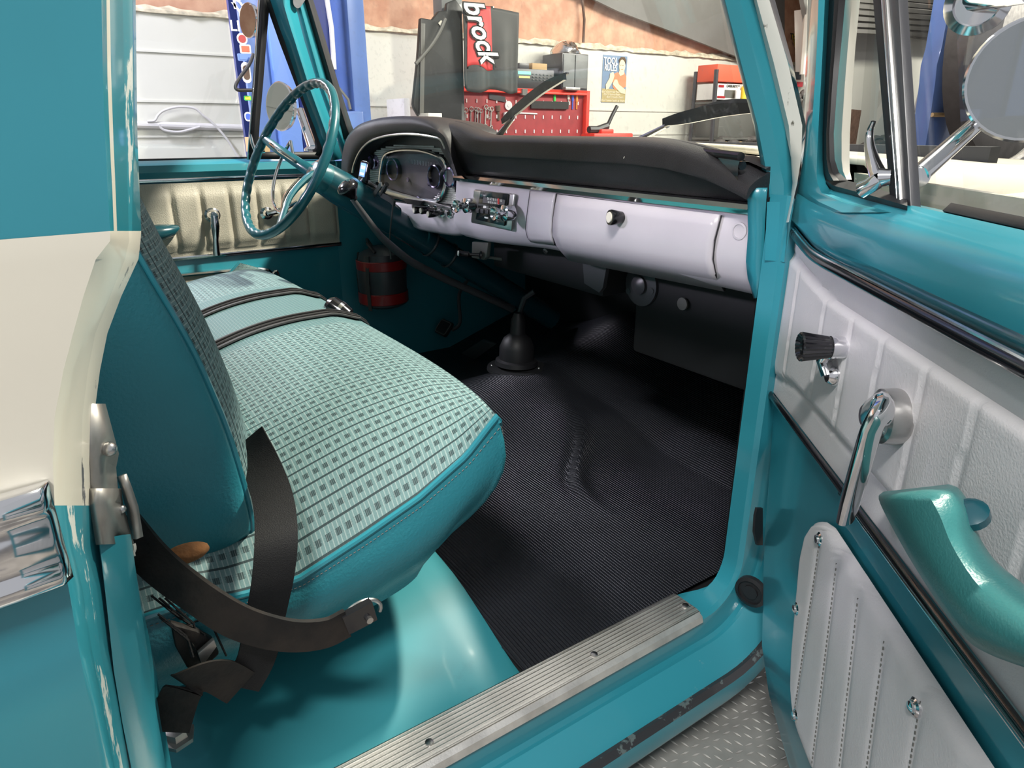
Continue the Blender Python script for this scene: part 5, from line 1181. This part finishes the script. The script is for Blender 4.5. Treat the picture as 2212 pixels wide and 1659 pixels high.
# window crank
hubc = D(.388, .497, .004)
m = MB(); m.lathe([(.026, 0), (.027, .004), (.026, .018), (.022, .020), (.018, .018)], hubc, NN, 32); qpart('crank_escutcheon', m, 'brushed')
m = MB(); m.lathe([(.018, .012), (.018, .022), (.015, .030), (.010, .034)], hubc, NN, 28)
A0 = D(.388, .497, .030)
m.tube(spline([A0, dp(1908, 885, .046), dp(1884, 925, .054), dp(1858, 1010, .054), dp(1826, 1122, .05)], 5), [.016]*4+[.016, .015, .014, .014, .0135, .013, .013, .013, .013, .013, .013, .013, .013, .013, .013, .012, .011], 12, flat=.62, up=NN.copy()); qpart('window_crank', m, 'chrome')
# vent crank (black knob)
kb = D(.232, .482, .004); m = MB(); m.lathe([(.012, 0), (.012, .006), (.008, .012)], kb, NN, 20)
kt = D(.205, .520, .012)
m.tube([kb+NN*.010, D(.222, .497, .018), D(.235, .516, .014)], [.009, .010, .011], 12, flat=.7); m.lathe([(.012, -.006), (.013, 0), (.013, .012)], D(.238, .518, .008), NN, 24); qpart('vent_crank', m, 'chrome')
m = MB(); n = 24; rows = []
for r, hgt in ((.0115, .012), (.0125, .016), (.0155, .038), (.0165, .044), (.015, .046), (.011, .042)):
    o_ = D(.238, .518, .008)+NN*hgt; rows.append([o_+(DD*math.cos(t)+Z*math.sin(t))*r*(1+(.04 if k % 2 else -.04)) for k, t in enumerate([2*math.pi*q/40 for q in range(40)])])
m.grid(rows, closeU=True, cap0=True, cap1=True); qpart('vent_crank_knob', m, 'gloss_black', ang=15)
# vent latch
m = MB(); pts = [PP(u, v, D(0, 0, .0), NN) for u, v in ((1887, 262), (1879, 285), (1878, 310), (1884, 340), (1892, 365), (1900, 385))]
m.tube(spline(pts, 5), [.0025+.0075*(i/25) for i in range(26)], 12, flat=.7); m.tube([PP(1898, 385, D(0, 0, 0), NN), PP(1925, 383, D(0, 0, -.01), NN)], [.010, .008], 12)
m.tube([PP(1893, 392, D(0, 0, .002), NN), PP(1878, 402, D(0, 0, .008), NN), PP(1862, 410, D(0, 0, .012), NN)], [.009, .008, .009], 14); qpart('vent_latch', m, 'chrome')
# passenger mirrors
mc = dp(2234, 170, -.17)
rm = (mc-CAM).dot(FW)*131/F_
fv = (CAM-mc).normalized()
o = round_mirror('outside_mirror', mc, V(.55, -.8, .25).normalized()+fv, rm, T, .02)
m = MB(); ma, mb2 = PP(2125, 254, D(0, 0, -.16), NN), PP(1984, 378, D(0, 0, -.06), NN); m.tube([ma, ma.lerp(mb2, .5), mb2], [.009, .010, .011], 16); m.lathe([(.012, -.006), (.013, 0), (.010, .006)], PP(1984, 382, D(0, 0, -.06), NN), DD, 20); qpart('mirror_arm', m, 'chrome')
m = MB(); c = PP(2112, 6, D(0, 0, -.17), NN); m.lathe([(.03, -.03), (.036, -.01), (.036, 0), (.026, .004), (.024, -.002)], c, fv, 32); m.tube([c+V(0, 0, .01), PP(2230, -20, D(0, 0, -.17), NN)], [.02, .012], 12); qpart('upper_mirror', m, 'chrome')

# =================================================================== BENCH SEAT
seat = thing('bench_seat', (0, .2, .06), 'long teal vinyl bench seat with pale woven cloth centre across the cab', 'bench seat')
seam = [(.055, .275), (.10, .262), (.168, .256), (.25, .283), (.33, .313), (.40, .352), (.43, .380), (.45, .398)]
def seamz(y):
    for (a, b), (c, d) in zip(seam, seam[1:]):
        if a <= y <= c: return b+(d-b)*(y-a)/(c-a)
    return seam[-1][1] if y > .4 else seam[0][1]
def crown(y):
    return .345+.070*sm(.02, .36, y)-.020*sm(.39, .455, y)
def cushz(x, y):
    k = min(abs(x)/.668, 1); e = (1-k**7)
    return seamz(y)*(1-e)+crown(y)*e
m = MB(); NX, NY = 90, 44; rows = []
ys = [-.02+.468*i/NY for i in range(NY+1)]
prevlen = 0
for i, y in enumerate(ys): rows.append([V(-.668+1.336*j/NX, y+.040*(1-abs(-1+2*j/NX)**5)*sm(.25, .45, y), cushz(-.668+1.336*j/NX, y)) for j in range(NX+1)])
# front roll down
for dy_, dz_ in ((.006, -.008), (.009, -.022)): rows.append([p+V(0, dy_, dz_)*(1 if abs(p.x) < .66 else .3) for p in rows[NY]])
m.grid(rows, uv=lambda i, j: (-.668+1.336*j/NX, ys[min(i, NY)]+.02*max(0, i-NY)))
build('seat_cloth', m, 'seat_cloth', seat, ang=80)
# boxing
front_top = [p.copy() for p in rows[-1]]
sidetop = [rows[i][NX].copy() for i in range(NY+1)]
pathR = sidetop+[rows[-1][NX]]+[front_top[j] for j in range(NX-1, 0, -1)]+[rows[-1][0]]+[rows[i][0] for i in range(NY, -1, -1)]
cyc = []
m = MB(); cols = []
for p in pathR:
    gx = (abs(p.x)/.668)**14; gy = sm(.38, .455, p.y)**2; nx = (1 if p.x > 0 else -1)*gx; ny = gy; L_ = math.hypot(nx, ny) or 1; nx /= L_; ny /= L_
    zb = .145+.035*sm(.22, .44, p.y); h = p.z-zb
    kc_ = (abs(p.x)/.668)**14*sm(.36, .455, p.y); inx = -(.035+.03*kc_)*nx; zb += .016*kc_; h = p.z-zb; iny = -.085*sm(.30, .47, p.y)
    b = .018
    col_ = []
    for q in range(9):
        t = q/8; bulge = math.sin(math.pi*min(t*1.15, 1))*.020
        yy = p.y+iny*t*t+ny*bulge
        col_.append(V(p.x+nx*bulge*.8+inx*t*t, yy, p.z-h*t))
    cols.append(col_)
m.grid(cols); bl_ = [c[-1] for c in cols]; m.grid([bl_, [V(p.x*.93, .1+(p.y-.1)*.85, p.z+.05) for p in bl_]]); build('seat_boxing', m, 'teal_vinyl', seat, ang=80)
m = MB(); m.tube(pathR, .0045, 8); build('piping', m, 'teal', seat)
m = MB(); acc_ = 0
sp_path = [c[0].lerp(c[1], .55)+V(.0012 if c[0].x > .6 else 0, .001, 0) for c in cols]
for a, b in zip(sp_path, sp_path[1:]):
    if (a-b).length > .001:
        nn_ = max(1, round((b-a).length/.0065))
        for k in range(nn_): m.tube([a.lerp(b, k/nn_), a.lerp(b, (k+.55)/nn_)], .0006, 4)
build('seam_stitching', m, 'grey_plastic', seat)
m = MB(); bt = [c[-1] for c in cols]; m.bb((-.60, .02, .062), (.50, .30, .16)); build('seat_frame', m, 'dark_shell', seat)
# backrest
bo_ = [(.137, .318), (.128, .42), (.116, .486), (.10, .55), (.072, .634), (.052, .70), (.03, .735), (-.03, .745), (-.10, .73), (-.115, .60), (-.09, .40), (-.06, .318), (-.02, .300), (.05, .292), (.095, .290), (.125, .298)]
ol = spline([V(0, a, b) for a, b in bo_], 4, closed=True)
m = MB(); c_ = sum(ol, V(0, 0, 0))/len(ol)
rows = []
for x, s in ((-.66, .90), (-.655, .97), (-.63, 1.0), (.605, 1.0), (.618, .985), (.624, .95), (.628, .80), (.630, .4)):
    rows.append([V(x, c_.y+(p.y-c_.y)*s, c_.z+(p.z-c_.z)*s) for p in ol])
m.grid(rows, closeU=True, cap0=True, cap1=True); build('backrest', m, 'teal_vinyl', seat, ang=60)
m = MB(); rows = []; fr_ = spline([V(0, a, b) for a, b in ((.134, .305), (.137, .318), (.128, .42), (.116, .486), (.10, .55), (.072, .634), (.052, .70), (.03, .738))], 5)
for p in fr_:
    rows.append([V(-.64+1.25*j/60, p.y+.003+.044*(1-abs(-1+2*j/60)**8)*sm(.27, .36, p.z), p.z) for j in range(61)])
acc = [0]
for a, b in zip(fr_, fr_[1:]): acc.append(acc[-1]+(b-a).length)
m.grid(rows, uv=lambda i, j: (-.64+1.25*j/60+.006, acc[i])); build('backrest_cloth', m, 'back_cloth', seat, ang=80)
m = MB(); m.tube([V(.612, p.y+.001, p.z) for p in ol[-8:]+ol[:24]], .0045, 8); m.tube([V(.612, p.y, p.z) for p in ol[44:]], .0045, 8); build('backrest_piping', m, 'teal', seat)
m = MB(); m.ball(P(400, 1196, x=.675), (.012, .024, .010), 14, 10); build('torn_foam', m, 'foam_orange', seat)

# =================================================================== FLOOR MAT
m = MB(); rows = []
NXm, NYm = 120, 110
for i in range(NYm+1):
    y = .461+1.0*i/NYm; rows.append([])
    for j in range(NXm+1):
        x = -.735+1.455*j/NXm
        z = floorz(x, y)+.004
        # the wrinkled fold near the tunnel
        a = x-.25; b = y-.955; aa = (a*.90-b*.43); cc2 = (a*.43+b*.90)+.03*math.sin(aa*14)
        z += .020*math.exp(-((cc2)/.015)**2)*math.exp(-(aa/.13)**2) - .010*math.exp(-((cc2+.024)/.010)**2)*math.exp(-(aa/.11)**2)
        edge_ = .455+.02*math.sin((x-.2)*3)
        rows[-1].append(V(x, y, z if i else z-.003))
m.grid(rows, uv=lambda i, j: (-.735+1.455*j/NXm, .461+1.0*i/NYm+.012*math.sin(j*.05)+.1*floorz(-.735+1.455*j/NXm, .461+1.0*i/NYm)))
tag(build('floor_mat', m, 'mat_rubber', ang=80), 'black ribbed rubber floor mat covering the front footwell', 'floor mat')

# =================================================================== SEAT BELTS
def belt(name, pts, sides, w, mt, label, th=.0022, n=6, parent=None):
    P3 = spline(pts, n); S3 = spline([V(*s) for s in sides], n)
    mm = MB(); mm.ribbon(P3, [s.normalized() for s in S3], w, th); o = build(name, mm, mt, parent, ang=80)
    return o
for k, (xr, xf) in enumerate(((-.085, -.135), (.125, .095))):
    mm = MB(); pts = []
    for i in range(40):
        y = .05+.395*i/39; x = xr+(xf-xr)*i/39
        pts.append(V(x, y+.040*sm(.25, .45, y)+.003*sm(.3, .45, y), cushz(x, y)+.0045))
    pts += [pts[-1]+V(0, .014, -.012), pts[-1]+V(0, .02, -.03)]
    mm.ribbon(pts, X, .044, .003); t = thing('seat_belt', pts[0], ('black lap belt across the seat centre, farther one with a buckle', 'black lap belt across the seat centre, nearer of the pair')[k], 'seat belt', 'lap belts across the seat centre')
    build('webbing', mm, 'belt_grey', t)
    mm = MB(); mm.tube([p+V(.010, 0, .002) for p in pts], .0028, 6); mm.tube([p+V(-.006, 0, .003) for p in pts], .0022, 6); build('webbing_fold', mm, 'belt', t)
    if k == 0:
        mm = MB(); c = P(733, 672, y=.475); mm.lathe([(.012, -.03), (.020, -.022), (.022, 0), (.020, .02), (.010, .028)], c, V(.5, .5, -.5), 20); build('buckle', mm, 'gloss_black', t)
        mm = MB(); mm.lathe([(.0225, -.004), (.0225, .004)], c, V(.5, .5, -.5), 20); build('buckle_rim', mm, 'chrome', t)
# near belt: comes out of the crease, over the cushion end, folds down to the floor
t = thing('seat_belt', (.70, .04, .05), 'wide black belt looping from the backrest crease over the near cushion end', 'seat belt')
pts = [P(538, 945, x=.56), P(566, 1010, x=.60), P(590, 1080, x=.655), P(597, 1160, x=.70), P(590, 1250, x=.715), P(572, 1340, x=.716), P(555, 1420, x=.712), P(520, 1485, x=.715)]
belt('webbing', pts, [(.9, .5, 0), (.5, .8, .25), (.2, .95, .15), (.1, 1, .1), (0, 1, .05), (0, 1, .05), (0, 1, -.1), (0, 1, -.3)], .044, 'belt', None, parent=t)
pts = [P(520, 1485, x=.716), P(470, 1460, x=.72), P(420, 1470, x=.72), P(390, 1500, x=.715), P(365, 1580, x=.71)]
belt('webbing_tail', pts, [(0, .3, 1), (.1, .2, 1), (.2, .3, 1), (.3, 1, .6), (.3, 1, .2)], .040, 'belt_worn', None, parent=t)
# sleeve belt with tongue
t = thing('seat_belt', (.74, .05, .2), 'stiff scuffed black belt stalk with metal tongue sticking out over the floor pan', 'seat belt')
pts = [P(262, 1130, x=.64), P(335, 1215, x=.70), P(430, 1290, x=.73), P(520, 1345, x=.742), P(620, 1372, x=.748), P(700, 1368, x=.75), P(750, 1345, x=.75)]
belt('stalk_sleeve', pts, [(.1, .9, .5), (.1, .8, .8), (.1, .5, 1), (0, .3, 1), (0, .1, 1), (0, -.1, 1), (0, -.3, 1)], .036, 'belt_worn', None, th=.006, parent=t)
pts = [P(745, 1347, x=.75), P(775, 1332, x=.752), P(806, 1315, x=.752)]
belt('tongue_cover', pts, [(0, -.3, 1), (0, -.3, 1), (0, -.3, 1)], .026, 'gloss_black', None, th=.010, parent=t)
m = MB(); q = P(783, 1325, x=.745); ring = [q+V(0, .022*math.cos(a), .016*math.sin(a)) for a in [math.pi*k/12-.4 for k in range(13)]]; m.tube(ring, .0025, 8); build('tongue', m, 'brushed', t)
m = MB(); m.lathe([(.004, 0), (.004, .006)], P(795, 1335, x=.756), X, 10); build('tongue_rivet', m, 'brushed', t)
# buckle behind
t = thing('belt_buckle', P(440, 1400, x=.69), 'dirty brown buckle end hanging below the belt stalk', 'buckle')
m = MB(); m.prism([P(*q, x=.69) for q in ((365, 1335), (420, 1350), (455, 1370), (470, 1400), (425, 1440), (400, 1430), (375, 1385))], (.012, 0, 0)); build('buckle_body', m, 'belt_worn', t, bevel=.003)
m = MB(); m.prism([P(*q, x=.705) for q in ((425, 1405), (460, 1375), (466, 1390), (435, 1432))], (.006, 0, 0)); build('metal_tongue', m, 'steel_old', t, bevel=.001)
m = MB(); m.lathe([(.020, 0), (.020, .006), (.014, .007), (.012, .016), (.006, .018)], P(385, 1595, z=.06), V(.1, 0, 1), 6); tag(build('anchor_bolt', m, 'steel_old'), 'rusty hex anchor bolt at the foot of the rear pillar', 'bolt')
m = MB()
random.seed(9)
for k in range(9):
    a = V(.66+.04*random.random(), .02+.03*random.random(), .30-.02*random.random()); m.tube([a, a+V(.02*random.random(), .02, -.03), a+V(.02, .02+.02*random.random(), -.07*random.random()-.02)], .0012, 5)
tag(build('loose_thread', m, 'belt'), 'frayed dark threads hanging behind the belt stalk', 'threads', kind='stuff')
m = MB(); m.tube(spline([P(287, 1175, x=.735), P(289, 1185, x=.737), P(285, 1196, x=.737), P(292, 1195, x=.737)], 3), .0025, 6); tag(build('rope_end', m, 'thread'), 'short frayed rope end under the latch bracket', 'rope')
m = MB(); m.tube(spline([P(1357, 322, y=.875)+V(0, 0, .001), P(1352, 326, y=.868), P(1351, 334, y=.858), P(1347, 342, y=.85)], 4), .0006, 5); tag(build('loose_thread', m, 'thread'), 'curled white thread lying on the front of the dash pad', 'thread')
bpy.context.view_layer.update()
